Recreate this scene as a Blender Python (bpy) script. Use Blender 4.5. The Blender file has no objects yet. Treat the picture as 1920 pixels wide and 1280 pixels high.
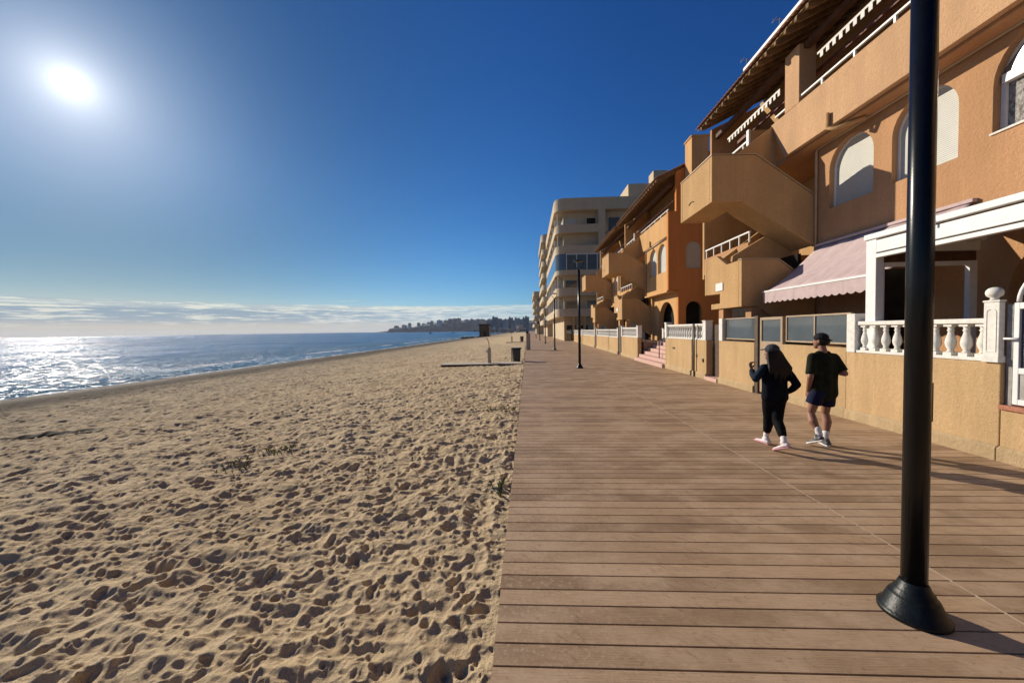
import bpy, bmesh, math, random
import numpy as np
from mathutils import Vector, Matrix, noise as mnoise

SC = bpy.context.scene
COL = SC.collection
RAD = math.radians

# ------------------------------------------------------------------ camera
CAM_H = 1.82
cam_d = bpy.data.cameras.new("camera")
cam_d.sensor_fit = 'HORIZONTAL'
cam_d.sensor_width = 36.0
cam_d.lens = 36.0 * 693.0 / 1920.0
cam_d.clip_start = 0.05
cam_d.clip_end = 60000.0
cam = bpy.data.objects.new("camera", cam_d)
COL.objects.link(cam)
PITCH, YAW, ROLL = RAD(1.777), RAD(2.505), RAD(0.87)
fwd = Vector((-math.sin(YAW) * math.cos(PITCH), math.cos(YAW) * math.cos(PITCH), -math.sin(PITCH)))
r0 = Vector((math.cos(YAW), math.sin(YAW), 0.0))
u0 = r0.cross(fwd)
rr = r0 * math.cos(ROLL) - u0 * math.sin(ROLL)
uu = r0 * math.sin(ROLL) + u0 * math.cos(ROLL)
cam.matrix_world = Matrix(((rr.x, uu.x, -fwd.x, 0.0), (rr.y, uu.y, -fwd.y, 0.0), (rr.z, uu.z, -fwd.z, CAM_H), (0, 0, 0, 1)))
SC.camera = cam

# ------------------------------------------------------------------ world, sun
SUN_AZ, SUN_EL = RAD(-51.7), RAD(23.6)          # azimuth from +Y towards +X
SUN = Vector((math.sin(SUN_AZ) * math.cos(SUN_EL), math.cos(SUN_AZ) * math.cos(SUN_EL), math.sin(SUN_EL)))

def build_world():
    w = bpy.data.worlds.new("World")
    SC.world = w
    w.use_nodes = True
    nt = w.node_tree
    for n in list(nt.nodes):
        nt.nodes.remove(n)
    N, L = nt.nodes.new, nt.links.new

    def math_(op, a, b=None, c=None, clamp=False):
        n = N('ShaderNodeMath'); n.operation = op; n.use_clamp = clamp
        for i, v in enumerate((a, b, c)):
            if v is None: continue
            if isinstance(v, (int, float)): n.inputs[i].default_value = v
            else: L(v, n.inputs[i])
        return n.outputs[0]

    def mix(f, a, b, mode='MIX'):
        n = N('ShaderNodeMix'); n.data_type = 'RGBA'; n.blend_type = mode; n.clamp_factor = True
        if isinstance(f, (int, float)): n.inputs[0].default_value = f
        else: L(f, n.inputs[0])
        for i, v in ((6, a), (7, b)):
            if isinstance(v, tuple): n.inputs[i].default_value = (*v, 1)
            else: L(v, n.inputs[i])
        return n.outputs[2]

    def sstep(v, a, b):
        n = N('ShaderNodeMapRange'); n.interpolation_type = 'SMOOTHSTEP'
        L(v, n.inputs[0]); n.inputs[1].default_value = a; n.inputs[2].default_value = b
        return n.outputs[0]

    sky = N('ShaderNodeTexSky'); sky.sky_type = 'NISHITA'; sky.sun_disc = False
    sky.sun_elevation = SUN_EL; sky.sun_rotation = SUN_AZ % (2 * math.pi)
    sky.altitude = 10; sky.air_density = 0.9; sky.dust_density = 0.25; sky.ozone_density = 3.0
    tc = N('ShaderNodeTexCoord')
    sep = N('ShaderNodeSeparateXYZ'); L(tc.outputs['Generated'], sep.inputs[0])
    el = sep.outputs[2]
    # aureole round the sun
    dot = N('ShaderNodeVectorMath'); dot.operation = 'DOT_PRODUCT'
    L(tc.outputs['Generated'], dot.inputs[0]); dot.inputs[1].default_value = SUN
    ang = math_('ARCCOSINE', math_('MINIMUM', dot.outputs['Value'], 0.999999))
    h1 = math_('MULTIPLY', math_('POWER', 2.71828, math_('MULTIPLY', ang, -1 / 0.022)), 9.5)
    h2 = math_('MULTIPLY', math_('POWER', 2.71828, math_('MULTIPLY', ang, -1 / 0.062)), 5.0)
    h3 = math_('MULTIPLY', math_('POWER', 2.71828, math_('MULTIPLY', ang, -1 / 0.22)), 0.7)
    c1 = mix(1.0, (1.0, 0.97, 0.90), h1, 'MULTIPLY')
    c2 = mix(1.0, (1.0, 0.97, 0.92), h2, 'MULTIPLY')
    c3 = mix(1.0, (0.62, 0.82, 1.0), h3, 'MULTIPLY')
    halo = mix(1.0, mix(1.0, c1, c2, 'ADD'), c3, 'ADD')
    # sky dimmed away from the sun to lessen fill on shaded faces
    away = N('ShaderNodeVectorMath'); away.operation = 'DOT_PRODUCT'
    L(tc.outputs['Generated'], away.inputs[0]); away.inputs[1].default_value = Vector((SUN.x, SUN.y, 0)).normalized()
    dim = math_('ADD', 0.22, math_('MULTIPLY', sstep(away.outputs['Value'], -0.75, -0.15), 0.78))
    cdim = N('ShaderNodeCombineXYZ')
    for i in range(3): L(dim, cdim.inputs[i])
    # deepen the sky as the phone camera recorded it: a contrast curve per channel
    srgb = N('ShaderNodeSeparateColor'); L(sky.outputs[0], srgb.inputs[0])
    comp = math_('ADD', 0.60, math_('MULTIPLY', sstep(ang, 0.20, 0.88), 0.40))
    lowsun = math_('MULTIPLY', sstep(el, 0.36, 0.08), math_('POWER', 2.71828, math_('MULTIPLY', math_('MULTIPLY', ang, ang), -1 / 0.40 ** 2)))
    comp = math_('MULTIPLY', comp, math_('SUBTRACT', 1.0, math_('MULTIPLY', lowsun, 0.58)))
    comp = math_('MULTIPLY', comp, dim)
    cc = N('ShaderNodeCombineColor')
    for i, (g, k) in enumerate(((1.75, .78), (1.30, .827), (1.02, .95))):
        v = math_('MULTIPLY', math_('POWER', math_('MULTIPLY', srgb.outputs[i], 0.1), g), 10.0 * k)
        k2 = math_('MULTIPLY', comp, math_('SUBTRACT', 1.0, math_('MULTIPLY', lowsun, (.42, .10, 0.0)[i])))
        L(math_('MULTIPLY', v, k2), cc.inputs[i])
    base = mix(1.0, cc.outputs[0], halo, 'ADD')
    # low bank of cloud along the sea horizon
    az = math_('ARCTAN2', sep.outputs[0], sep.outputs[1])
    def cloud_noise(sx, sz, detail, rough):
        cb = N('ShaderNodeCombineXYZ')
        L(math_('MULTIPLY', az, sx), cb.inputs[0]); L(math_('MULTIPLY', el, sz), cb.inputs[1])
        nz = N('ShaderNodeTexNoise'); nz.inputs['Scale'].default_value = 1.0; nz.inputs['Detail'].default_value = detail; nz.inputs['Roughness'].default_value = rough
        L(cb.outputs[0], nz.inputs['Vector']); return nz.outputs[0]
    nA = cloud_noise(4.0, 70.0, 5, .6); nB = cloud_noise(22.0, 330.0, 5, .65); nC = cloud_noise(9.0, 120.0, 4, .6)
    edge = math_('ADD', el, math_('ADD', math_('MULTIPLY', math_('SUBTRACT', nA, 0.5), -0.010), math_('MULTIPLY', math_('SUBTRACT', nB, 0.5), -0.006)))
    inb = math_('SUBTRACT', 1.0, sstep(edge, 0.0640, 0.0685))
    rim = math_('MULTIPLY', sstep(edge, 0.050, 0.061), inb)
    left = math_('SUBTRACT', 1.0, sstep(az, -0.75, -0.10))
    low = math_('SUBTRACT', 1.0, sstep(math_('ADD', el, math_('MULTIPLY', math_('SUBTRACT', nC, .5), .006)), 0.012, 0.034))
    n_ = math_('ADD', math_('MULTIPLY', nB, .55), math_('MULTIPLY', nC, .45))
    puff = sstep(math_('ADD', n_, math_('MULTIPLY', left, -0.06)), 0.43, 0.53)
    cream = mix(left, (6.9, 7.4, 7.5), (7.6, 7.7, 6.9))
    grey = mix(left, (3.4, 4.6, 5.9), (2.4, 3.5, 4.7))
    beige = mix(left, (5.4, 5.7, 5.8), (5.8, 5.4, 4.7))
    ccol = mix(puff, grey, cream)
    ccol = mix(math_('MULTIPLY', rim, math_('ADD', .45, math_('MULTIPLY', puff, .5))), ccol, (7.6, 8.0, 7.3))
    ccol = mix(math_('MULTIPLY', low, .9), ccol, beige)
    cover = math_('MULTIPLY', inb, math_('ADD', .86, math_('MULTIPLY', puff, .14)))
    cover = math_('MAXIMUM', cover, math_('MULTIPLY', low, .96))
    cover = math_('MULTIPLY', cover, math_('SUBTRACT', 1.0, math_('MULTIPLY', sstep(az, -0.35, 0.20), 0.62)))
    # one small wisp above the bank
    wz = math_('MULTIPLY', math_('SUBTRACT', az, -0.445), 26.0); we = math_('MULTIPLY', math_('SUBTRACT', el, 0.0775), 560.0)
    wisp = math_('MULTIPLY', math_('POWER', 2.71828, math_('MULTIPLY', math_('ADD', math_('MULTIPLY', wz, wz), math_('MULTIPLY', we, we)), -1.0)), math_('MULTIPLY', nB, 1.0))
    cover = math_('MAXIMUM', cover, wisp)
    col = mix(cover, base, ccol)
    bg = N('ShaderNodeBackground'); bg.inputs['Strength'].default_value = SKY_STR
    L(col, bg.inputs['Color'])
    out = N('ShaderNodeOutputWorld'); L(bg.outputs[0], out.inputs['Surface'])

SKY_STR = 0.10
build_world()
sun_d = bpy.data.lights.new("sun", 'SUN'); sun_d.energy = 5.0; sun_d.angle = RAD(0.5); sun_d.color = (1.0, 0.90, 0.76)
sun = bpy.data.objects.new("sun", sun_d); COL.objects.link(sun)
sun.rotation_mode = 'QUATERNION'; sun.rotation_quaternion = SUN.to_track_quat('Z', 'Y')
sun.location = SUN * 60
vs = SC.view_settings
vs.view_transform = 'Standard'; vs.look = 'None'; vs.exposure = 0.0; vs.gamma = 1.0
SC.cycles.max_bounces = 6; SC.cycles.diffuse_bounces = 2; SC.cycles.glossy_bounces = 3; SC.cycles.transmission_bounces = 4
SC.cycles.caustics_reflective = False; SC.cycles.caustics_refractive = False
SC.cycles.sample_clamp_indirect = 4.0

# ------------------------------------------------------------------ materials
MATS = {}
class NB:
    """small node-building helper"""
    def __init__(s, name):
        s.m = bpy.data.materials.new(name); s.m.use_nodes = True
        s.nt = s.m.node_tree; s.b = s.nt.nodes['Principled BSDF']
        s.tc = s.nt.nodes.new('ShaderNodeTexCoord'); s.co = s.tc.outputs['Object']
    def N(s, t): return s.nt.nodes.new(t)
    def L(s, a, b): s.nt.links.new(a, b)
    def set(s, **k):
        for a, v in k.items():
            s.b.inputs[a.replace('_', ' ')].default_value = v
    def val(s, i, v):
        if isinstance(v, (int, float)): i.default_value = v
        elif isinstance(v, tuple): i.default_value = (*v, 1) if len(v) == 3 and len(i.default_value) == 4 else v
        else: s.L(v, i)
    def scale(s, v, co=None):
        n = s.N('ShaderNodeVectorMath'); n.operation = 'MULTIPLY'
        s.L(co or s.co, n.inputs[0]); n.inputs[1].default_value = v
        return n.outputs[0]
    def noise(s, scale, detail=3, rough=0.55, co=None, w=None, dist=0.0):
        n = s.N('ShaderNodeTexNoise'); n.inputs['Scale'].default_value = scale
        n.inputs['Detail'].default_value = detail; n.inputs['Roughness'].default_value = rough
        n.inputs['Distortion'].default_value = dist
        s.L(co or s.co, n.inputs['Vector']); return n.outputs[0]
    def math(s, op, a, b=None, clamp=False):
        n = s.N('ShaderNodeMath'); n.operation = op; n.use_clamp = clamp
        s.val(n.inputs[0], a)
        if b is not None: s.val(n.inputs[1], b)
        return n.outputs[0]
    def step(s, v, a, b, lo=0.0, hi=1.0):
        n = s.N('ShaderNodeMapRange'); n.interpolation_type = 'SMOOTHSTEP'
        s.L(v, n.inputs[0])
        for i, x in enumerate((a, b, lo, hi)): n.inputs[i + 1].default_value = x
        return n.outputs[0]
    def mix(s, f, a, b, mode='MIX'):
        n = s.N('ShaderNodeMix'); n.data_type = 'RGBA'; n.blend_type = mode; n.clamp_factor = True
        s.val(n.inputs[0], f); s.val(n.inputs[6], a); s.val(n.inputs[7], b); return n.outputs[2]
    def bump(s, h, strength, dist, nrm=None):
        n = s.N('ShaderNodeBump'); n.inputs['Strength'].default_value = strength; n.inputs['Distance'].default_value = dist
        s.L(h, n.inputs['Height'])
        if nrm is not None: s.L(nrm, n.inputs['Normal'])
        return n.outputs[0]
    def color(s, c): s.val(s.b.inputs['Base Color'], c)
    def normal(s, n): s.L(n, s.b.inputs['Normal'])

def shade(c, k): return tuple(max(0, min(1, x * k)) for x in c)

def stucco(name, c, stain=0.22, grain=46, bump=0.8):
    m = NB(name)
    big = m.noise(0.7, 4, 0.6)
    mid = m.noise(4.5, 3)
    streak = m.noise(1.0, 4, 0.6, co=m.scale((2.2, 2.2, 0.18)))
    fine = m.noise(grain, 3, 0.7)
    fine2 = m.noise(15, 3, .65)
    v = m.math('ADD', m.math('MULTIPLY', m.step(big, .3, .7), .35), m.math('ADD', m.math('MULTIPLY', m.step(streak, .35, .7), .4), m.math('MULTIPLY', mid, .25)))
    col = m.mix(v, shade(c, 1 - stain), shade(c, 1 + stain * .6))
    col = m.mix(m.math('MULTIPLY', m.step(fine, .42, .66), .42), col, shade(c, .66))
    col = m.mix(m.math('MULTIPLY', m.step(fine2, .40, .66), .30), col, shade(c, .72))
    run = m.noise(1.0, 4, .65, co=m.scale((5.5, 5.5, .32)))
    col = m.mix(m.math('MULTIPLY', m.math('MULTIPLY', m.step(run, .54, .74), m.step(big, .38, .62)), .34), col, shade(c, .5))
    m.color(col)
    m.set(Roughness=0.93); m.b.inputs['Specular IOR Level'].default_value = .15
    m.normal(m.bump(m.math('ADD', fine, m.math('ADD', m.math('MULTIPLY', mid, .6), m.math('MULTIPLY', fine2, 1.4))), bump, .013))
    return m.m

def plain(name, c, rough=.5, spec=.4, var=.1, scale=9, metallic=0, bump=0.0, bscale=60):
    m = NB(name)
    n = m.noise(scale, 4, .6)
    m.color(m.mix(m.step(n, .3, .7), shade(c, 1 - var), shade(c, 1 + var)))
    m.set(Roughness=rough, Metallic=metallic); m.b.inputs['Specular IOR Level'].default_value = spec
    if bump: m.normal(m.bump(m.noise(bscale, 3, .6), bump, .004))
    return m.m

def glass(name, tint, rough=.03, spec=.9):
    m = NB(name); m.color(m.mix(m.noise(1.5, 2), shade(tint, .7), shade(tint, 1.3)))
    m.set(Roughness=rough, IOR=1.6); m.b.inputs['Specular IOR Level'].default_value = spec
    m.normal(m.bump(m.noise(1.6, 2), .05, .02))
    return m.m

def shutter_mat(name, c):
    m = NB(name)
    w = m.N('ShaderNodeTexWave'); w.bands_direction = 'Z'; w.inputs['Scale'].default_value = 7.5; w.inputs['Distortion'].default_value = 0
    m.L(m.co, w.inputs['Vector'])
    n = m.noise(3, 3)
    c1 = m.mix(m.step(n, .3, .7), shade(c, .92), c)
    m.color(m.mix(m.math('MULTIPLY', m.step(w.outputs['Fac'], .0, .18, 1, 0), .5), c1, shade(c, .55)))
    m.set(Roughness=.5)
    m.normal(m.bump(w.outputs['Fac'], .5, .012)); return m.m

def make_mats():
    ORANGE = (0.575, 0.32, 0.16); BEIGE = (0.59, 0.37, 0.172)
    MATS['orange'] = stucco('orange_stucco', ORANGE)
    MATS['peach'] = stucco('peach_stucco', (0.66, 0.405, 0.22))
    MATS['shaded_orange'] = stucco('shaded_orange_stucco', (0.74, 0.275, 0.075))  # end-wall copy of the orange, shade and warm bounce put into its colour
    MATS['warm_orange'] = stucco('warm_orange_stucco', (0.72, 0.42, 0.18))
    MATS['beige'] = stucco('beige_stucco', BEIGE)
    MATS['yellow'] = stucco('yellow_stucco', (0.59, 0.395, 0.20), .28, 40, .5)
    MATS['cream'] = stucco('cream_render', (0.66, 0.53, 0.36), .14, 12, .2)
    MATS['white'] = plain('white_paint', (0.80, 0.79, 0.75), .45, .4, .05, 6, bump=.1)
    MATS['white_stone'] = plain('white_cast_stone', (0.76, 0.73, 0.65), .75, .3, .10, 14, bump=.3, bscale=90)
    MATS['black'] = plain('black_painted_steel', (0.005, 0.0055, 0.006), .26, .3, .25, 30, bump=.08, bscale=140)
    MATS['base_metal'] = plain('dull_black_iron', (0.006, 0.0085, 0.008), .40, .3, .5, 18, bump=.45, bscale=60)
    MATS['brown'] = plain('brown_wood', (0.11, 0.05, 0.025), .7, .3, .3, 7, bump=.3)
    MATS['red_wood'] = plain('red_brown_wood', (0.16, 0.055, 0.03), .6, .3, .3, 7)
    MATS['board'] = plain('pale_roof_boards', (0.36, 0.25, 0.13), .85, .2, .2, 5)
    MATS['rafter'] = plain('rafter_wood', (0.22, 0.13, 0.06), .8, .2, .25, 6)
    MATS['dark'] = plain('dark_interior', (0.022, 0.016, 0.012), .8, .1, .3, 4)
    MATS['bronze'] = plain('tan_anodised_metal', (0.42, 0.31, 0.20), .4, .5, .08, 5, metallic=.2)
    MATS['dark_bronze'] = plain('brown_metal', (0.10, 0.065, 0.04), .5, .4, .2, 8)
    MATS['concrete'] = plain('grey_concrete', (0.40, 0.38, 0.34), .9, .2, .15, 10, bump=.4)
    MATS['grey_stone'] = plain('grey_stone', (0.33, 0.31, 0.28), .9, .2, .2, 12, bump=.4)
    MATS['pink_step'] = plain('pink_paving', (0.62, 0.40, 0.32), .8, .3, .12, 12, bump=.3)
    MATS['brick'] = plain('red_brick', (0.42, 0.18, 0.11), .85, .2, .25, 25, bump=.4)
    MATS['glass'] = glass('window_glass', (0.03, 0.035, 0.04))
    MATS['screen_glass'] = glass('screen_glass', (0.10, 0.115, 0.115), .03, .6)
    MATS['white_glass'] = glass('sunlit_glazing', (0.16, 0.16, 0.15), .16, 1.0)
    MATS['shutter'] = shutter_mat('white_roller_shutter', (0.58, 0.575, 0.50))
    MATS['beige_shutter'] = shutter_mat('beige_roller_shutter', (0.62, 0.52, 0.38))
    MATS['terrace'] = plain('terrace_tiles', (0.34, 0.22, 0.15), .8, .3, .15, 6)
    MATS['plinth'] = stucco('pebble_dash', (0.62, 0.45, 0.25), .3, 90, 1.0)
    MATS['bin'] = plain('dark_grey_plastic', (0.05, 0.05, 0.045), .6, .4, .2, 10)
    MATS['wood_platform'] = plain('bleached_wood', (0.62, 0.54, 0.42), .8, .3, .15, 9, bump=.3)
    MATS['dark_rock'] = plain('dark_rock', (0.05, 0.05, 0.05), .85, .3, .4, 1.2, bump=.6, bscale=3)
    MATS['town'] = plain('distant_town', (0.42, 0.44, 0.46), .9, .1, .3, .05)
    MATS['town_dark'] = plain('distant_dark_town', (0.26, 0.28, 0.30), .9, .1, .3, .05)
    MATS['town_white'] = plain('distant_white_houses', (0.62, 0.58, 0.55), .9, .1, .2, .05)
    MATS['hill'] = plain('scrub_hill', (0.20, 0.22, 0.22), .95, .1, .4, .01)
    MATS['leaf'] = plain('weed_leaf', (0.17, 0.19, 0.085), .7, .3, .4, 20)
    MATS['seaweed'] = plain('dry_seaweed', (0.075, 0.06, 0.04), .95, .1, .4, 12, bump=.8, bscale=25)
    MATS['plant'] = plain('shrub_leaf', (0.05, 0.075, 0.03), .7, .3, .4, 6)
    # awning cloth
    m = NB('pink_awning_cloth')
    n = m.noise(6, 3); st = m.N('ShaderNodeTexWave'); st.bands_direction = 'Y'; st.inputs['Scale'].default_value = .42
    m.L(m.co, st.inputs['Vector'])
    c = m.mix(m.step(n, .3, .7), (0.52, 0.40, 0.38), (0.59, 0.46, 0.44))
    m.color(m.mix(m.math('MULTIPLY', m.step(st.outputs['Fac'], 0, .03, 1, 0), .35), c, (0.40, 0.29, 0.28)))
    m.set(Roughness=.9); m.b.inputs['Specular IOR Level'].default_value = .15
    m.normal(m.bump(m.noise(1.2, 2), .25, .05)); MATS['pink'] = m.m
    # lace curtain behind glass: pale cloth with a fine weave
    m = NB('lace_curtain')
    a = m.noise(14, 4, .7, co=m.scale((1, 1.6, .7))); b = m.noise(70, 2)
    f = m.math('ADD', m.math('MULTIPLY', a, .75), m.math('MULTIPLY', b, .25))
    m.color(m.mix(m.step(f, .38, .62), (0.17, 0.14, 0.11), (0.44, 0.43, 0.40)))
    m.set(Roughness=.8); m.b.inputs['Specular IOR Level'].default_value = .1
    MATS['lace'] = m.m
    # clay tiles
    m = NB('clay_roof_tile')
    n = m.noise(5, 4, .7); n2 = m.noise(.8, 3)
    c = m.mix(m.step(n, .3, .7), (0.22, 0.085, 0.045), (0.42, 0.19, 0.10))
    m.color(m.mix(m.math('MULTIPLY', m.step(n2, .45, .7), .4), c, (0.16, 0.11, 0.08)))
    m.set(Roughness=.9); m.normal(m.bump(n, .4, .02)); MATS['tile'] = m.m
    # decking
    m = NB('brown_composite_decking')
    sx = m.N('ShaderNodeSeparateXYZ'); m.L(m.co, sx.inputs[0])
    row = m.math('FLOOR', m.math('DIVIDE', m.math('ADD', sx.outputs[1], 60.0), .15))
    side = m.math('GREATER_THAN', sx.outputs[0], 2.97)
    wn = m.N('ShaderNodeTexWhiteNoise'); wn.noise_dimensions = '2D'
    cb = m.N('ShaderNodeCombineXYZ'); m.L(row, cb.inputs[0]); m.L(side, cb.inputs[1]); m.L(cb.outputs[0], wn.inputs['Vector'])
    grain = m.noise(1.0, 5, .7, co=m.scale((5, 120, 5)))
    blot = m.noise(1.6, 5, .65, co=m.scale((.8, 1.3, 1)))
    dust = m.noise(30, 4, .75)
    c = m.mix(wn.outputs['Value'], (0.295, 0.188, 0.102), (0.53, 0.352, 0.203))
    c = m.mix(m.math('MULTIPLY', m.step(grain, .35, .7), .5), c, (0.19, 0.112, 0.066))
    c = m.mix(m.math('MULTIPLY', m.step(blot, .40, .66), .7), c, (0.56, 0.39, 0.245))
    c = m.mix(m.math('MULTIPLY', m.step(m.noise(.9, 4, .7), .55, .75), .4), c, (0.17, 0.10, 0.065))
    rot = m.N('ShaderNodeVectorRotate'); rot.inputs['Angle'].default_value = .75; m.L(m.co, rot.inputs['Vector'])
    scuff = m.noise(1.0, 4, .7, co=m.scale((7, 34, 1), rot.outputs[0]))
    c = m.mix(m.math('MULTIPLY', m.math('MULTIPLY', m.step(scuff, .54, .68), m.step(m.noise(1.3, 3), .42, .6)), .55), c, (0.16, 0.095, 0.055))
    c = m.mix(m.math('MULTIPLY', m.step(m.noise(19, 4, .75), .57, .70), .5), c, (0.20, 0.12, 0.07))
    c = m.mix(m.math('MULTIPLY', m.step(m.noise(26, 4, .75), .60, .72), .45), c, (0.60, 0.45, 0.30))
    # wind-blown sand dusted on the sea side
    sand = m.math('MULTIPLY', m.step(sx.outputs[0], 1.6, -.3), m.step(dust, .5, .68))
    c = m.mix(m.math('MULTIPLY', sand, .75), c, (0.56, 0.42, 0.26))
    m.color(c)
    m.set(Roughness=.62); m.b.inputs['Specular IOR Level'].default_value = .35
    m.normal(m.bump(m.math('ADD', grain, m.math('MULTIPLY', dust, .5)), .5, .004)); MATS['deck'] = m.m
    MATS['deck_under'] = plain('dark_subframe', (0.02, 0.014, 0.01), .9, .1)
    MATS['lit_edge'] = plain('lit_seam_strip', (0.50, 0.38, 0.26), .6, .3, .2, 20)  # pale colour stands in for the sun on the seam edge
    # sand
    m = NB('beach_sand')
    n1 = m.noise(.35, 4, .6); n2 = m.noise(7, 5, .7); n3 = m.noise(160, 3, .7); n4 = m.noise(1.6, 5, .7)
    c = m.mix(m.step(n1, .3, .7), (0.64, 0.475, 0.275), (0.74, 0.57, 0.345))
    c = m.mix(m.math('MULTIPLY', m.step(n2, .4, .75), .35), c, (0.74, 0.58, 0.37))
    c = m.mix(m.math('MULTIPLY', m.step(n3, .50, .72), .5), c, (0.27, 0.20, 0.12))
    c = m.mix(m.math('MULTIPLY', m.step(n4, .56, .75), .28), c, (0.30, 0.235, 0.155))
    sx = m.N('ShaderNodeSeparateXYZ'); m.L(m.co, sx.inputs[0])
    wob = m.math('ADD', sx.outputs[0], m.math('MULTIPLY', m.math('SUBTRACT', m.noise(.25, 3), .5), 3.5))
    wet = m.step(wob, -16.0, -21.0)
    c = m.mix(m.math('MULTIPLY', m.step(wob, -5, -18), .42), c, (0.30, 0.245, 0.165))
    debris_shade = m.math('MULTIPLY', m.math('MULTIPLY', m.step(wob, -3, -19), m.step(m.noise(1.7, 5, .75), .44, .60)), .7)
    c = m.mix(debris_shade, c, (0.17, 0.13, 0.09))  # dark bits of seaweed; the specks also paint in shadows of far dents
    c = m.mix(m.math('MULTIPLY', wet, .9), c, (0.060, 0.046, 0.031))
    m.color(c)
    m.val(m.b.inputs['Roughness'], m.step(wob, -22.5, -24.5, .95, .85))
    m.b.inputs['Specular IOR Level'].default_value = .12
    b1 = m.bump(m.math('ADD', m.math('MULTIPLY', m.noise(6.5, 4, .6), 1.0), m.math('MULTIPLY', m.noise(38, 4, .7), .34)), .9, .07)
    m.normal(m.bump(n3, .8, .008, b1)); MATS['sand'] = m.m
    # sea
    m = NB('sea_water')
    sx = m.N('ShaderNodeSeparateXYZ'); m.L(m.co, sx.inputs[0])
    wob = m.math('ADD', sx.outputs[0], m.math('MULTIPLY', m.math('SUBTRACT', m.noise(.22, 4, .65), .5), 2.6))
    foam = m.math('MULTIPLY', m.step(wob, -26.5, -25.6), m.step(m.noise(1.1, 5, .7), .36, .55))
    swash = m.math('MULTIPLY', m.math('MULTIPLY', m.step(wob, -33.2, -32.2), m.step(wob, -31.0, -31.9)), m.step(m.noise(.45, 4, .7, co=m.scale((1, .4, 1))), .48, .6))
    foam = m.math('MAXIMUM', foam, m.math('MULTIPLY', swash, .9))
    shallow = m.step(wob, -60, -26)
    patch = m.step(m.noise(.02, 4, .6, co=m.scale((.4, 1.5, 1))), .35, .65)
    c = m.mix(patch, (0.032, 0.150, 0.32), (0.062, 0.230, 0.47))
    c = m.mix(m.math('MULTIPLY', shallow, .5), c, (0.10, 0.20, 0.26))
    c = m.mix(foam, c, (0.85, 0.86, 0.86))
    w1 = m.noise(1.1, 4, .6, co=m.scale((1.5, .6, 1)))
    w2 = m.noise(3.6, 4, .62, co=m.scale((1.3, .8, 1)))
    w3 = m.noise(.09, 4, .6, co=m.scale((1.8, .5, 1)))
    h = m.math('ADD', m.math('MULTIPLY', w1, .42), m.math('ADD', m.math('MULTIPLY', w2, .13), m.math('MULTIPLY', w3, 1.3)))
    h = m.math('MULTIPLY', h, m.step(m.noise(.05, 5, .7, co=m.scale((1.8, .3, 1))), .38, .60, .30, 1.1))
    h = m.math('MULTIPLY', h, m.step(m.noise(.9, 3, .7, co=m.scale((1.0, .8, 1))), .40, .60, .42, 1.25))
    nrm = m.bump(h, 1.0, .52)
    nt = m.nt; nt.nodes.remove(m.b)
    dif = m.N('ShaderNodeBsdfDiffuse'); m.L(c, dif.inputs['Color']); m.L(nrm, dif.inputs['Normal'])
    glo = m.N('ShaderNodeBsdfAnisotropic'); glo.distribution = 'BECKMANN'
    glo.inputs['Color'].default_value = (.95, .97, 1, 1); glo.inputs['Roughness'].default_value = .235; m.L(nrm, glo.inputs['Normal'])
    fr = m.N('ShaderNodeFresnel'); fr.inputs['IOR'].default_value = 1.33; m.L(nrm, fr.inputs['Normal'])
    fac = m.math('MULTIPLY', m.math('MINIMUM', m.math('MULTIPLY', fr.outputs[0], .48), .29), m.math('SUBTRACT', 1.0, foam))
    mx = m.N('ShaderNodeMixShader'); m.L(fac, mx.inputs[0]); m.L(dif.outputs[0], mx.inputs[1]); m.L(glo.outputs[0], mx.inputs[2])
    m.L(mx.outputs[0], nt.nodes['Material Output'].inputs['Surface']); MATS['sea'] = m.m
    # people
    MATS['skin'] = plain('skin', (0.30, 0.145, 0.09), .5, .4, .06, 20)
    MATS['navy'] = plain('dark_navy_jacket', (0.004, 0.0055, 0.010), .85, .1, .3, 12, bump=.5, bscale=25)
    MATS['sleeve'] = plain('teal_navy_sleeve', (0.006, 0.014, 0.026), .75, .15, .25, 12, bump=.4, bscale=25)
    MATS['legging'] = plain('black_legging', (0.005, 0.005, 0.006), .8, .1, .2, 14)
    MATS['olive'] = plain('dark_olive_shirt', (0.014, 0.016, 0.008), .9, .15, .25, 12, bump=.5, bscale=22)
    MATS['blue_short'] = plain('dark_blue_shorts', (0.005, 0.007, 0.035), .8, .2, .25, 12, bump=.4, bscale=22)
    MATS['hair'] = plain('dark_hair', (0.010, 0.006, 0.005), .6, .25, .4, 40, bump=.6, bscale=90)
    MATS['cap'] = plain('dark_grey_cap', (0.045, 0.05, 0.06), .8, .2, .15, 20)
    MATS['black_cap'] = plain('black_cap', (0.012, 0.012, 0.013), .8, .2, .15, 20)
    MATS['sock'] = plain('white_sock', (0.80, 0.78, 0.75), .9, .1, .05, 30)
    MATS['shoe_white'] = plain('white_pink_shoe', (0.78, 0.66, 0.65), .6, .3, .12, 25)
    MATS['shoe_grey'] = plain('grey_black_shoe', (0.12, 0.12, 0.13), .6, .3, .6, 22)
    MATS['sole'] = plain('white_sole', (0.75, 0.73, 0.70), .7, .3, .08, 25)
    MATS['pink_sole'] = plain('pink_sole', (0.62, 0.30, 0.32), .7, .3, .08, 25)
make_mats()

# ------------------------------------------------------------------ mesh helpers
def root_loc(p):
    while p.parent is not None: p = p.parent
    return p.location

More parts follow.
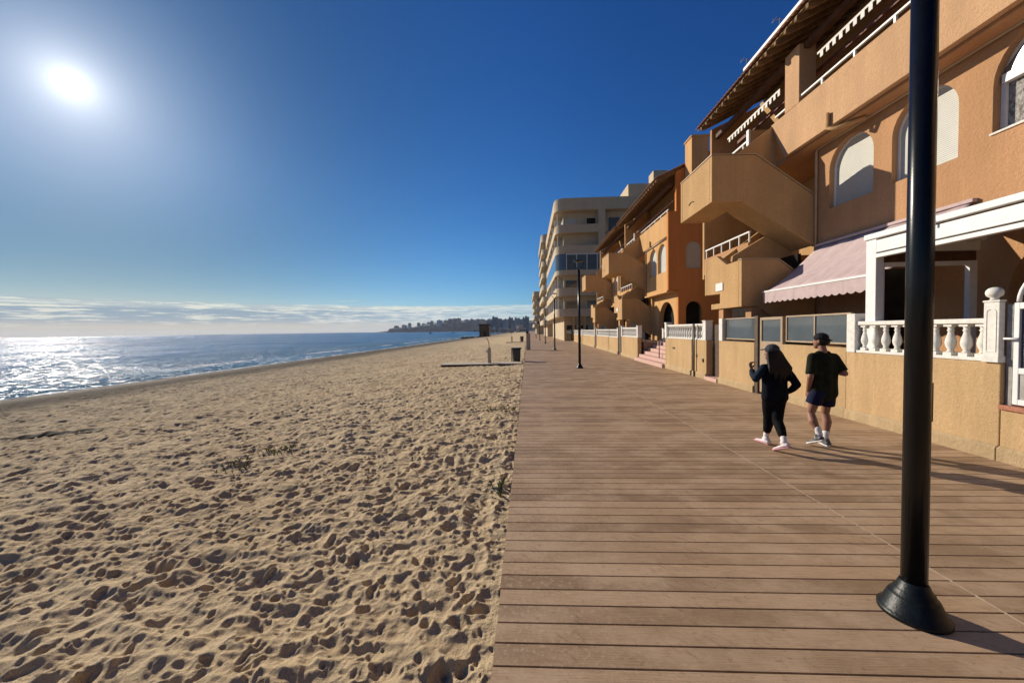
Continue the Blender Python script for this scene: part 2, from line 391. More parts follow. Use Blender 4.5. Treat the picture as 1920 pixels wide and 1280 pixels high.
class MB:
    def __init__(s): s.v, s.f, s.sm = [], [], []
    def add(s, vs_, fs, smooth=False):
        k = len(s.v); s.v += [tuple(p) for p in vs_]
        s.f += [tuple(i + k for i in f) for f in fs]; s.sm += [smooth] * len(fs); return s
    def box(s, x0, x1, y0, y1, z0, z1):
        return s.add([(x, y, z) for z in (z0, z1) for y in (y0, y1) for x in (x0, x1)],
                     [(0, 2, 3, 1), (4, 5, 7, 6), (0, 1, 5, 4), (2, 6, 7, 3), (0, 4, 6, 2), (1, 3, 7, 5)])
    @staticmethod
    def _map(ax, u, v, w):
        return (w, u, v) if ax == 'x' else (u, w, v) if ax == 'y' else (u, v, w)
    def prism(s, poly, ax, a, b):
        n = len(poly)
        vs_ = [s._map(ax, u, v, a) for u, v in poly] + [s._map(ax, u, v, b) for u, v in poly]
        fs = [tuple(range(n))[::-1], tuple(range(n, 2 * n))] + [(i, (i + 1) % n, n + (i + 1) % n, n + i) for i in range(n)]
        return s.add(vs_, fs)
    def holes(s, outline, holes, ax, a, b):
        """a slab with openings: outline and holes are 2-D loops"""
        bm = bmesh.new(); loops = []
        for lp in [outline] + holes:
            vs_ = [bm.verts.new((u, v, 0)) for u, v in lp]; loops.append(vs_)
            for i in range(len(vs_)): bm.edges.new((vs_[i], vs_[(i + 1) % len(vs_)]))
        bmesh.ops.triangle_fill(bm, use_beauty=True, use_dissolve=False, edges=bm.edges[:], normal=(0, 0, 1))
        bm.verts.index_update()
        P = [v.co.copy() for v in bm.verts]; T = [[v.index for v in f.verts] for f in bm.faces]; n = len(P)
        vs_ = [s._map(ax, p.x, p.y, a) for p in P] + [s._map(ax, p.x, p.y, b) for p in P]
        fs = [tuple(t) for t in T] + [tuple(i + n for i in reversed(t)) for t in T]
        for lp in loops:
            ids = [v.index for v in lp]
            fs += [(ids[i], ids[(i + 1) % len(ids)], ids[(i + 1) % len(ids)] + n, ids[i] + n) for i in range(len(ids))]
        bm.free(); return s.add(vs_, fs)
    def lathe(s, prof, cx, cy, cz, seg=16, smooth=True):
        k = len(prof); vs_ = []
        for r, z in prof:
            vs_ += [(cx + r * math.cos(2 * math.pi * i / seg), cy + r * math.sin(2 * math.pi * i / seg), cz + z) for i in range(seg)]
        fs = [(j * seg + i, j * seg + (i + 1) % seg, (j + 1) * seg + (i + 1) % seg, (j + 1) * seg + i) for j in range(k - 1) for i in range(seg)]
        fs += [tuple(range(seg))[::-1], tuple(range((k - 1) * seg, k * seg))]
        return s.add(vs_, fs, smooth)
    def tube(s, pts, r, seg=8, smooth=True):
        pts = [Vector(p) for p in pts]; rs = r if isinstance(r, (list, tuple)) else [r] * len(pts); vs_ = []
        up = None
        for i, p in enumerate(pts):
            d = (pts[min(i + 1, len(pts) - 1)] - pts[max(i - 1, 0)]).normalized()
            if up is None: up = Vector((0, 0, 1)) if abs(d.z) < .9 else Vector((1, 0, 0))
            a = d.cross(up).normalized(); b = a.cross(d).normalized(); up = b
            vs_ += [p + (a * math.cos(2 * math.pi * k / seg) + b * math.sin(2 * math.pi * k / seg)) * rs[i] for k in range(seg)]
        n = len(pts)
        fs = [(j * seg + i, j * seg + (i + 1) % seg, (j + 1) * seg + (i + 1) % seg, (j + 1) * seg + i) for j in range(n - 1) for i in range(seg)]
        fs += [tuple(range(seg))[::-1], tuple(range((n - 1) * seg, n * seg))]
        return s.add(vs_, fs, smooth)
    def ball(s, c, r, seg=12, rings=8, smooth=True):
        r = r if isinstance(r, (tuple, list)) else (r, r, r)
        vs_ = [(c[0], c[1], c[2] - r[2])]
        for j in range(1, rings):
            t = math.pi * j / rings
            vs_ += [(c[0] + r[0] * math.sin(t) * math.cos(2 * math.pi * i / seg), c[1] + r[1] * math.sin(t) * math.sin(2 * math.pi * i / seg), c[2] - r[2] * math.cos(t)) for i in range(seg)]
        vs_.append((c[0], c[1], c[2] + r[2])); e = len(vs_) - 1
        fs = [(0, 1 + (i + 1) % seg, 1 + i) for i in range(seg)]
        fs += [(1 + j * seg + i, 1 + j * seg + (i + 1) % seg, 1 + (j + 1) * seg + (i + 1) % seg, 1 + (j + 1) * seg + i) for j in range(rings - 2) for i in range(seg)]
        fs += [(e, 1 + (rings - 2) * seg + i, 1 + (rings - 2) * seg + (i + 1) % seg) for i in range(seg)]
        return s.add(vs_, fs, smooth)
    def sheet(s, P, smooth=True):
        """P: rows x cols of points"""
        n, m = len(P), len(P[0])
        return s.add([p for r in P for p in r], [(j * m + i, j * m + i + 1, (j + 1) * m + i + 1, (j + 1) * m + i) for j in range(n - 1) for i in range(m - 1)], smooth)
    def build(s, name, mat, parent=None, bevel=0.0, recalc=True, solid=0.0):
        me = bpy.data.meshes.new(name)
        off = root_loc(parent) if parent is not None else Vector((0, 0, 0))
        me.from_pydata([(p[0] - off.x, p[1] - off.y, p[2] - off.z) for p in s.v], [], s.f)
        me.polygons.foreach_set('use_smooth', s.sm)
        if recalc:
            bm = bmesh.new(); bm.from_mesh(me); bmesh.ops.recalc_face_normals(bm, faces=bm.faces[:]); bm.to_mesh(me); bm.free()
        me.materials.append(MATS[mat] if isinstance(mat, str) else mat)
        o = bpy.data.objects.new(name, me); COL.objects.link(o)
        if parent is not None: o.parent = parent
        if solid:
            d = o.modifiers.new('thickness', 'SOLIDIFY'); d.thickness = solid; d.offset = 0
        if bevel:
            b = o.modifiers.new('soft_edges', 'BEVEL'); b.width = bevel; b.segments = 2; b.limit_method = 'ANGLE'; b.angle_limit = RAD(50)
        return o

def tag(o, label=None, cat=None, group=None, kind=None):
    if label: o['label'] = label
    if cat: o['category'] = cat
    if group: o['group'] = group
    if kind: o['kind'] = kind
    return o

def thing(name, loc, label, cat, group=None):
    o = bpy.data.objects.new(name, None); COL.objects.link(o); o.location = loc; o.empty_display_size = .2
    return tag(o, label, cat, group)

KIDS = {}
def copy_tree(o, parent=None, kids=None):
    if kids is None:
        kids = {}
        for x in COL.objects:
            if x.parent: kids.setdefault(x.parent.name, []).append(x)
    c = o.copy(); COL.objects.link(c)
    if parent is not None: c.parent = parent
    for ch in kids.get(o.name, []): copy_tree(ch, c, kids)
    return c

def arch(y0, y1, z0, zs, n=14, flat=1.0):
    """loop of an arched opening, springing at zs"""
    r = (y1 - y0) / 2; c = (y0 + y1) / 2
    return [(y0, z0), (y1, z0)] + [(c + r * math.cos(math.pi * i / n), zs + r * flat * math.sin(math.pi * i / n)) for i in range(n + 1)]

def sub(name, mb, mat, parent, bevel=0.0): return mb.build(name, mat, parent, bevel)

# ------------------------------------------------------------------ boardwalk
def build_boardwalk():
    mb = MB()
    pitch, gap, ch = .15, .0062, .005
    Y = -60 * 0 - 3.0
    def board(x0, x1, y0, y1, big):
        if big:
            mb.add([(x0, y0, -.03), (x1, y0, -.03), (x1, y0, -.001), (x0, y0, -.001), (x0, y0 + .0015, 0), (x1, y0 + .0015, 0), (x1, y1 - ch, 0), (x0, y1 - ch, 0), (x0, y1, -ch), (x1, y1, -ch), (x1, y1, -.03), (x0, y1, -.03)],
                   [(0, 1, 2, 3), (3, 2, 5, 4), (4, 5, 6, 7), (7, 6, 9, 8), (8, 9, 10, 11), (0, 3, 4, 7, 8, 11), (1, 10, 9, 6, 5, 2)])
        else:
            mb.add([(x0, y0, -.03), (x1, y0, -.03), (x1, y0, 0), (x0, y0, 0), (x0, y1, 0), (x1, y1, 0), (x1, y1, -.03), (x0, y1, -.03)],
                   [(0, 1, 2, 3), (3, 2, 5, 4), (4, 5, 6, 7), (0, 3, 4, 7), (1, 6, 5, 2)])
    rng = random.Random(3)
    i = 0
    while Y < 150:
        x1 = 6.35 if Y < 14 else 8.5
        j = rng.uniform(-.004, .004)
        board(-.22 + j, 2.963, Y, Y + pitch - gap, Y < 25)
        board(2.977, x1, Y, Y + pitch - gap, Y < 25)
        Y += pitch
    o = mb.build('boardwalk', 'deck', recalc=False); tag(o, kind='structure')
    f = MB().box(-.19, 8.4, -3, 150, -.2, -.045).build('boardwalk_subframe', 'deck_under'); tag(f, kind='structure')
    jn = MB().box(2.9645, 2.9755, -3, 60, -.03, .0012).build('boardwalk_lit_seam', 'lit_edge'); tag(jn, kind='structure')  # added strip painting the sunlit edge of the board seam
    p = MB().box(-.2, 60, 150, 420, -.2, -.01).build('far_promenade', 'deck'); tag(p, kind='structure')

# ------------------------------------------------------------------ beach
def vnoise(shape, cells, rng):
    """smooth value noise on a grid"""
    ny, nx = shape; cy, cx = cells
    g = rng.random((cy + 3, cx + 3)).astype(np.float32)
    y = np.linspace(0, cy, ny, endpoint=False); x = np.linspace(0, cx, nx, endpoint=False)
    iy, ix = y.astype(int), x.astype(int); fy, fx = y - iy, x - ix
    fy = (fy * fy * (3 - 2 * fy))[:, None].astype(np.float32); fx = (fx * fx * (3 - 2 * fx))[None, :].astype(np.float32)
    a = g[iy][:, ix]; b = g[iy][:, ix + 1]; c = g[iy + 1][:, ix]; d = g[iy + 1][:, ix + 1]
    return (a * (1 - fx) + b * fx) * (1 - fy) + (c * (1 - fx) + d * fx) * fy

def beach_profile(X):
    d = np.clip(-X - .2, 0, None)
    return -0.06 - 1.14 * (d / 25.2) ** 1.25

def build_beach():
    rng = np.random.default_rng(11)
    RES = .0092
    X0, X1, Y0, Y1 = -26.0, .4, -4.0, 56.0
    nx, ny = int((X1 - X0) / RES), int((Y1 - Y0) / RES)
    H = np.zeros((ny, nx), np.float32)
    for cell, amp in ((2.4, .07), (.9, .052), (.42, .034), (.04, .008), (.022, .004)):
        H += (vnoise((ny, nx), (int((Y1 - Y0) / cell), int((X1 - X0) / cell)), rng) - .5) * amp
    # wind-combed crests: ridged noise, longer across the wind than along it
    for cy, cx, amp in ((.21, .31, .046), (.115, .17, .034), (.06, .09, .020)):
        H += (.5 - np.abs(2 * vnoise((ny, nx), (int((Y1 - Y0) / cy), int((X1 - X0) / cx)), rng) - 1)) * amp
    # trodden hollows, each with a pushed-up rim
    def stamp(N, r0_, r1_, d0_, d1_):
        px = rng.uniform(X0, X1, N); py = rng.uniform(Y0, Y1, N)
        if r1_ > .12: py = np.where(py < 7 + .3 * px, rng.uniform(8, Y1, N), py)      # larger prints out on the open beach
        aa = rng.uniform(r0_, r1_, N); bb = aa * rng.uniform(1.0, 2.3, N); th = rng.normal(.35, .8, N); dp = rng.uniform(d0_, d1_, N)
        for k in range(N):
            R = int(bb[k] * 2.3 / RES) + 1
            ci, cj = int((px[k] - X0) / RES), int((py[k] - Y0) / RES)
            i0, i1, j0, j1 = max(ci - R, 0), min(ci + R + 1, nx), max(cj - R, 0), min(cj + R + 1, ny)
            if i0 >= i1 or j0 >= j1: continue
            gx = (np.arange(i0, i1) - ci) * RES; gy = (np.arange(j0, j1) - cj) * RES
            c, s = math.cos(th[k]), math.sin(th[k])
            u = (gx[None, :] * c + gy[:, None] * s) / aa[k]; v = (-gx[None, :] * s + gy[:, None] * c) / bb[k]
            q = u * u + v * v
            H[j0:j1, i0:i1] += (-dp[k] * np.exp(-q * 1.3) + dp[k] * .42 * np.exp(-(np.sqrt(q) - 1.25) ** 2 * 5)).astype(np.float32)
    for N, r0_, r1_, d0_, d1_ in ((2200, .05, .09, .024, .045), (20000, .024, .046, .018, .036), (120000, .010, .023, .007, .018)):
        stamp(N, r0_, r1_, d0_, d1_)
    H = np.clip(H, -.17, .14)
    def sample(X, Y):
        fx = np.clip((X - X0) / RES, 0, nx - 1.01); fy = np.clip((Y - Y0) / RES, 0, ny - 1.01)
        ix, iy = fx.astype(int), fy.astype(int); tx, ty = fx - ix, fy - iy
        h = (H[iy, ix] * (1 - tx) + H[iy, ix + 1] * tx) * (1 - ty) + (H[iy + 1, ix] * (1 - tx) + H[iy + 1, ix + 1] * tx) * ty
        w = np.clip((-X - .02) / .35, 0, 1) * .75 + .25                     # calmer against the boards
        w = w * np.clip((X + 24.0) / 3.5, 0.06, 1)                           # smooth where the water washes
        w = w * np.clip((Y1 - Y) / 6, 0, 1)
        w = np.where(X > .05, 0.0, w)
        return h * w
    # fan of points around the photographer's spot, finer close by
    th = np.arange(RAD(-112), RAD(10), .0025)
    r = [1.0]
    while r[-1] < 420: r.append(r[-1] * (1 + (.0034 if r[-1] > 5 else .0031) if r[-1] < 60 else 1.03))
    r = np.array(r)
    T, Rr = np.meshgrid(th, r)
    X = Rr * np.sin(T); Y = Rr * np.cos(T)
    X = np.clip(X, -34, 1.2); 
    Z = beach_profile(X) + sample(X, Y)
    Z = np.where(X > -.215, np.minimum(Z, -.075) - np.clip(X + .215, 0, .3) * .7, Z)
    n, m = X.shape
    co = np.stack([X, Y, Z], -1).reshape(-1, 3).astype(np.float32)
    idx = np.arange(n * m).reshape(n, m)
    q = np.stack([idx[:-1, :-1], idx[:-1, 1:], idx[1:, 1:], idx[1:, :-1]], -1).reshape(-1, 4)
    # drop slivers flattened by the clip
    keep = ~((co[q][:, :, 0].max(1) - co[q][:, :, 0].min(1)) < 1e-5)
    q = q[keep]
    me = bpy.data.meshes.new('beach')
    me.vertices.add(len(co)); me.vertices.foreach_set('co', co.ravel())
    me.loops.add(q.size); me.loops.foreach_set('vertex_index', q.ravel().astype(np.int32))
    me.polygons.add(len(q)); me.polygons.foreach_set('loop_start', np.arange(0, q.size, 4, dtype=np.int32))
    me.polygons.foreach_set('loop_total', np.full(len(q), 4, np.int32))
    me.polygons.foreach_set('use_smooth', np.ones(len(q), bool))
    me.update(calc_edges=True); me.validate()
    me.materials.append(MATS['sand'])
    if me.polygons[len(q) // 2].normal.z < 0: me.flip_normals()
    o = bpy.data.objects.new('beach', me); COL.objects.link(o); tag(o, kind='structure')
    # the same beach carried on behind and far ahead
    mb = MB()
    xs = [-34, -26, -24, -20, -14, -8, -3, -.35]
    mb.sheet([[(x, y, float(beach_profile(np.array(x))) - .16) for x in xs] for y in (-120, -40, -3, 40, 180, 420)])
    b = mb.build('beach_far', 'sand'); tag(b, kind='structure')
    def hz(x, y): return float(beach_profile(np.array(x)) + sample(np.array([x]), np.array([y]))[0])
    return hz

def build_sea():
    mb = MB()
    mb.add([(-24.2, -600, -1.2), (-24.2, 8000, -1.2), (-8500, 8000, -1.2), (-8500, -600, -1.2)], [(0, 1, 2, 3)])
    o = mb.build('sea', 'sea'); tag(o, kind='structure')
    if o.data.polygons[0].normal.z < 0: o.data.flip_normals()
    g = MB().add([(-30, -600, -3), (4000, -600, -3), (4000, 8000, -3), (-30, 8000, -3)], [(0, 1, 2, 3)]).build('ground', 'hill'); tag(g, kind='structure')

# ------------------------------------------------------------------ street lamps
def lamp_at(x, y, label):
    t = thing('street_lamp', (x, y, 0), label, 'street lamp', 'black lamp posts along the boardwalk')
    MB().lathe([(.168, 0), (.168, .022), (.158, .027), (.148, .045), (.144, .05), (.118, .115), (.112, .122), (.104, .126), (.096, .15), (.09, .157), (.084, .163), (.07, .20), (.064, .21)], x, y, 0, 32).build('base', 'base_metal', t)
    MB().tube([(x, y, .2), (x, y, 2.2), (x, y, 4.55)], [.061, .0605, .058], 24).build('pole', 'black', t)
    d = MB()
    d.box(x + .052, x + .066, y - .03, y + .03, 1.22, 1.46)
    d.build('service_door', 'black', t, .004)
    a = MB()
    for s in (-1, 1):
        a.tube([(x, y, 4.5), (x + s * .10, y, 4.62), (x + s * .21, y, 4.78), (x + s * .235, y, 4.93)], [.02, .02, .018, .016], 8)
    a.build('bracket', 'black', t)
    h = MB().lathe([(.02, 4.90), (.22, 4.92), (.24, 4.94), (.23, 4.955), (.14, 4.99), (.04, 5.01), (.0, 5.015)], x, y, 0, 24)
    h.build('lantern', 'black', t)
    return t

def build_lamps():
    t = lamp_at(2.40, 2.38, 'tall black lamp post standing closest, with a flared foot on the boards')
    labs = ['second black lamp post, its whole height and lantern seen beyond the near post',
            'third black lamp post along the boards, before the staircases of the farther houses',
            'thin dark lamp post farther on, fourth in the row, against the cream tower',
            'fifth small lamp post in the row, below the narrow farther tower',
            'sixth tiny lamp post in the row at the distant end of the boardwalk']
    for i, (x, y) in enumerate(((2.38, 17.26), (2.34, 32.7), (2.25, 48.6), (2.0, 63.6), (1.7, 78.8))):
        c = copy_tree(t); c.location = (x, y, 0); c['label'] = labs[i]

# ------------------------------------------------------------------ garden walls and balustrades
WX = 6.2
def wall_x(y): return WX + (0 if y < 18 else .012 * (y - 18) + .00018 * (y - 18) ** 2)

def baluster_mesh():
    mb = MB()
    mb.box(-.055, .055, -.055, .055, 0, .05)
    mb.lathe([(.05, .05), (.036, .075), (.034, .09), (.058, .15), (.064, .19), (.055, .25), (.036, .32), (.031, .36), (.045, .375), (.031, .39), (.034, .41), (.05, .43)], 0, 0, 0, 12)
    mb.box(-.055, .055, -.055, .055, .43, .47)
    me = bpy.data.meshes.new('baluster'); 
    o = mb.build('baluster_source', 'white_stone'); me = o.data; bpy.data.objects.remove(o); me.name = 'baluster'
    return me
BAL = None

def wall_seg(y0, y1, h, label, plinth=True):
    x = wall_x((y0 + y1) / 2)
    t = thing('garden_wall', (x, y0, 0), label, 'wall')
    dx0, dx1 = wall_x(y0) - x, wall_x(y1) - x
    MB().add([(x + dx0, y0, -.1), (x + dx0 + .22, y0, -.1), (x + dx1 + .22, y1, -.1), (x + dx1, y1, -.1), (x + dx0, y0, h), (x + dx0 + .22, y0, h), (x + dx1 + .22, y1, h), (x + dx1, y1, h)],
             [(0, 1, 2, 3), (4, 5, 6, 7), (0, 1, 5, 4), (1, 2, 6, 5), (2, 3, 7, 6), (3, 0, 4, 7)]).build('wall', 'yellow', t, .012)
    if plinth:
        k = .045
        MB().add([(x + dx0 - k, y0, -.1), (x + dx0 - .002, y0, -.1), (x + dx1 - .002, y1, -.1), (x + dx1 - k, y1, -.1), (x + dx0 - k, y0, .17), (x + dx0 - .002, y0, .2), (x + dx1 - .002, y1, .2), (x + dx1 - k, y1, .17)],
                 [(0, 1, 2, 3), (4, 5, 6, 7), (0, 1, 5, 4), (1, 2, 6, 5), (2, 3, 7, 6), (3, 0, 4, 7)]).build('plinth', 'plinth', t, .01)
    return t

def balustrade(y0, y1, zb, label, n, group=None, posts=(True, True), x_off=.11, hgt=.56):
    x = wall_x((y0 + y1) / 2) + x_off
    t = thing('balustrade', (x, y0, zb), label, 'balustrade', group)
    sk = (wall_x(y1) - wall_x(y0))
    def bar(a, z0, z1, nm):
        hx = sk / 2
        MB().add([(x - hx - a, y0, z0), (x - hx + a, y0, z0), (x + hx + a, y1, z0), (x + hx - a, y1, z0), (x - hx - a, y0, z1), (x - hx + a, y0, z1), (x + hx + a, y1, z1), (x + hx - a, y1, z1)],
                 [(0, 1, 2, 3), (4, 5, 6, 7), (0, 1, 5, 4), (1, 2, 6, 5), (2, 3, 7, 6), (3, 0, 4, 7)]).build(nm, 'white_stone', t, .008)
    bar(.10, zb + .003, zb + .05, 'base_rail'); bar(.085, zb + .52, zb + .59, 'top_rail')
    for i in range(n):
        b = bpy.data.objects.new('baluster', BAL); COL.objects.link(b); b.parent = t
        f = (i + .5) / n
        b.location = (sk * (f - .5), (y1 - y0) * f, .05)
    for k, yy in ((0, y0), (1, y1)):
        if posts[k]:
            px = wall_x(yy) + x_off
            MB().box(px - .12, px + .12, yy - .11, yy + .11, zb + .002, zb + .66).box(px - .14, px + .14, yy - .13, yy + .13, zb + .66, zb + .70).build('post', 'white_stone', t, .008)
    return t

def build_walls():
    global BAL
    BAL = baluster_mesh()
    # ground behind the walls
    tg = MB().box(6.43, 16, -6, 16.9, -.1, 1.08).box(7.6, 18, 16.9, 21.6, -.1, 1.08).box(6.65, 18, 21.6, 34, -.1, 1.0).box(7.2, 20, 34, 56.5, -.1, .9)
    tag(tg.build('terrace_ground', 'terrace'), kind='structure')
    wall_seg(5.12, 7.48, 1.29, 'yellow rendered wall carrying the white balustrade nearest the camera')
    wl = wall_seg(-3.0, 5.11, .68, 'low yellow wall below the white garden gate')
    MB().box(6.17, 6.75, 3.9, 5.115, .682, .74).build('brick_sill', 'brick', wl, .006)
    sw = MB()
    rng = random.Random(2)
    wall_seg(7.48, 9.32, 1.37, 'yellow rendered wall under the wide glass screen beside the walking couple')
    wall_seg(10.42, 12.3, 1.37, 'yellow rendered wall between the glass gate and the dark doorway')
    wall_seg(13.15, 17.0, 1.35, 'yellow garden wall beside the pink steps, a thin pole in front')
    wall_seg(21.4, 25.3, 1.27, 'yellow garden wall just beyond the pink steps')
    wall_seg(26.3, 35.3, 1.16, 'long yellow garden wall between two dark gates')
    wall_seg(36.3, 46.0, 1.1, 'yellow garden wall beyond the farther dark gate')
    wall_seg(46.4, 56.0, 1.05, 'last yellow garden wall before the cream tower')
    balustrade(5.3, 7.3, 1.292, 'white vase-baluster balustrade on the wall nearest the camera', 10, posts=(False, False))
    balustrade(13.3, 16.95, 1.352, 'white balustrade on the wall beside the pink steps', 17)
    balustrade(21.45, 25.2, 1.272, 'white balustrade on the wall just past the pink steps', 17)
    balustrade(26.4, 35.2, 1.162, 'long white balustrade on the wall between the dark gates', 36)
    balustrade(36.4, 45.9, 1.102, 'white balustrade beyond the farther dark gate', 34)
    balustrade(46.5, 55.8, 1.052, 'white balustrade farthest along, before the cream tower', 30)
    balustrade(17.15, 21.3, 1.082, 'white balustrade set back above the shaded pink steps', 17, x_off=1.5)
    # gate pier with finial
    x0, x1, y0, y1 = 6.17, 6.245, 5.12, 5.29
    xm, y = 6.207, 5.205
    t = thing('gate_pier', (xm, y, 1.29), 'slim square white gate pier with a ball on top beside the white gate', 'gate pier')
    MB().box(x0, x1, y0, y1, 1.292, 2.09).build('shaft', 'white_stone', t, .008)
    MB().box(x0 - .012, x1 + .01, y0 - .008, y1 + .008, 1.293, 1.38).box(x0 - .008, x1 + .008, y0 - .008, y1 + .008, 2.092, 2.118).build('moulding', 'white_stone', t, .006)
    MB().holes(arch(y - .058, y + .058, 1.43, 1.95), [arch(y - .046, y + .046, 1.442, 1.95)], 'x', x0 - .006, x0 - .001).build('panel', 'white_stone', t)
    MB().lathe([(.05, 2.119), (.038, 2.135), (.038, 2.15), (.072, 2.175), (.082, 2.21), (.078, 2.245), (.056, 2.275), (.025, 2.288), (0, 2.29)], xm, y, 0, 20).build('finial', 'white_stone', t)
    # white gate
    t = thing('garden_gate', (6.26, 4.9, .74), 'white metal garden gate with an arched top and glazed upper panel', 'gate')
    gx = 6.245
    g = MB(); y1, y0 = 5.035, 4.10
    g.box(gx, gx + .05, y1 - .055, y1, .76, 2.07).box(gx, gx + .05, y0, y0 + .055, .76, 2.07)
    g.box(gx, gx + .05, y0 + .055, y1 - .055, .76, .83).box(gx, gx + .05, y0 + .055, y1 - .055, 1.16, 1.235).box(gx, gx + .05, y0 + .055, y1 - .055, 1.99, 2.07)
    g.build('frame', 'white', t, .006)
    MB().box(gx + .015, gx + .03, y0 + .055, y1 - .055, .83, 1.16).build('lower_panel', 'concrete', t)
    MB().box(gx + .03, gx + .04, y0 + .055, y1 - .055, 1.235, 1.99).build('pane', 'glass', t)
    MB().tube([(gx - .005, y1 - .025, 1.61), (gx - .045, y1 - .025, 1.61), (gx - .05, y1 + .05, 1.61)], .013, 8).tube([(gx - .048, y1 - .09, 1.61), (gx - .048, y1 + .055, 1.61)], .014, 8).build('handle', 'white', t)
    ym = (y0 + y1) / 2
    MB().tube([(gx + .025, ym + .44 * math.cos(a), 2.08 + .44 * math.sin(a)) for a in [math.pi * i / 18 for i in range(19)]], .022, 8).build('arch', 'white', t)
    MB().box(gx + .01, gx + .05, 5.045, 5.11, .74, 2.06).build('hinge_post', 'grey_stone', t, .004)
    # white pillar closing the glass screens
    t = MB().box(6.19, 6.45, 7.285, 7.47, 1.292, 2.03); tag(t.build('screen_pillar', 'white_stone', None, .01), 'plain white pillar between the balustrade and the glass screen', 'pillar')
    t = MB().box(6.19, 6.45, 12.08, 12.29, 1.372, 2.08); tag(t.build('screen_pillar', 'white_stone', None, .01), 'white pillar beside the dark doorway in the garden wall', 'pillar')

    def screen(y0, y1, z0, z1, mull, label):
        t = thing('glass_screen', (6.3, y0, z0), label, 'glass screen')
        f = MB(); w = .035; x0, x1 = 6.28, 6.33
        f.box(x0, x1, y0, y1, z0, z0 + w).box(x0, x1, y0, y1, z1 - w, z1)
        for yy in [y0 + w / 2, y1 - w / 2] + mull: f.box(x0 - .002, x1 + .002, yy - w / 2, yy + w / 2, z0 + w, z1 - w)
        f.build('frame', 'bronze', t, .003)
        ys = [y0 + w] + [m for m in mull] + [y1 - w]
        for a, b in zip(ys[:-1], ys[1:]): MB().box(6.30, 6.31, a + .02, b - .02, z0 + w, z1 - w).build('pane', 'screen_glass', t)
    screen(7.48, 9.30, 1.43, 2.06, [8.4], 'wide glass screen in a tan frame beside the walking man')
    screen(10.45, 12.06, 1.43, 2.08, [], 'glass screen in a tan frame beside the dark doorway')
    t = thing('glass_gate', (6.3, 9.34, 0), 'tan gate with a glazed upper half between brown posts, behind the walking woman', 'gate')
    MB().box(6.24, 6.30, 9.36, 10.24, .05, 1.42).build('lower_panel', 'bronze', t, .005)
    f = MB()
    f.box(6.24, 6.30, 9.36, 9.43, 1.42, 2.05).box(6.24, 6.30, 10.17, 10.24, 1.42, 2.05).box(6.24, 6.30, 9.43, 10.17, 1.98, 2.05).build('frame', 'bronze', t, .004)
    MB().box(6.265, 6.275, 9.43, 10.17, 1.42, 1.98).build('pane', 'screen_glass', t)
    MB().box(6.2, 6.36, 10.27, 10.41, 0, 2.1).build('post', 'dark_bronze', t, .006)
    # dark doorway recess with step
    t = thing('wall_door', (6.4, 12.32, 0), 'recessed brown door in the garden wall with a pale step', 'door')
    MB().box(6.42, 6.47, 12.31, 13.14, .12, 1.9).build('leaf', 'dark_bronze', t, .005)
    MB().box(6.12, 6.42, 12.31, 13.14, -.05, .11).build('step', 'pink_step', t, .01)
    for yy, lab in ((25.32, 'brown garden door in the wall past the pink steps'), (35.32, 'farther brown garden door in the long yellow wall')):
        xx = wall_x(yy)
        t = thing('wall_door', (xx, yy, 0), lab, 'door')
        MB().box(xx + .06, xx + .12, yy, yy + .96, 0, 2.0).build('leaf', 'dark_bronze', t, .005)
        MB().box(xx - .06, xx + .10, yy - .001, yy + .06, 0, 2.05).build('post', 'grey_stone', t, .005)
    # thin pole, signs on the wall
    t = thing('thin_pole', (6.14, 13.9, 0), 'thin dark pole standing against the garden wall', 'pole')
    MB().tube([(6.13, 13.95, 0), (6.13, 13.95, 1.95)], .028, 10).build('shaft', 'dark_bronze', t)
    MB().box(6.08, 6.12, 13.9, 14.02, .78, .86).build('clip', 'dark_bronze', t)
    t = MB().box(6.175, 6.2, 15.9, 16.12, .92, .99); tag(t.build('wall_vent', 'dark_bronze'), 'small dark vent in the yellow wall beside the pink steps', 'vent')
    t = MB().box(6.17, 6.2, 13.33, 13.42, .58, .7); tag(t.build('meter_box', 'brown'), 'tiny brown box low on the yellow wall near the doorway', 'box')
    # pink steps
    st = thing('garden_steps', (6.3, 17, 0), 'shaded flight of pink steps climbing through the gap in the wall', 'steps')
    for i in range(6):
        a = 6.05 + i * .26
        MB().box(a, 7.65, 17.02, 21.38, -.05 if i == 0 else i * .17 + .002, (i + 1) * .17).build('step', 'pink_step', st, .012)
    MB().tube([(6.45, 18.5, .3), (6.45, 18.5, 1.15), (7.5, 18.5, 1.9)], .025, 8).build('handrail', 'dark_bronze', st)

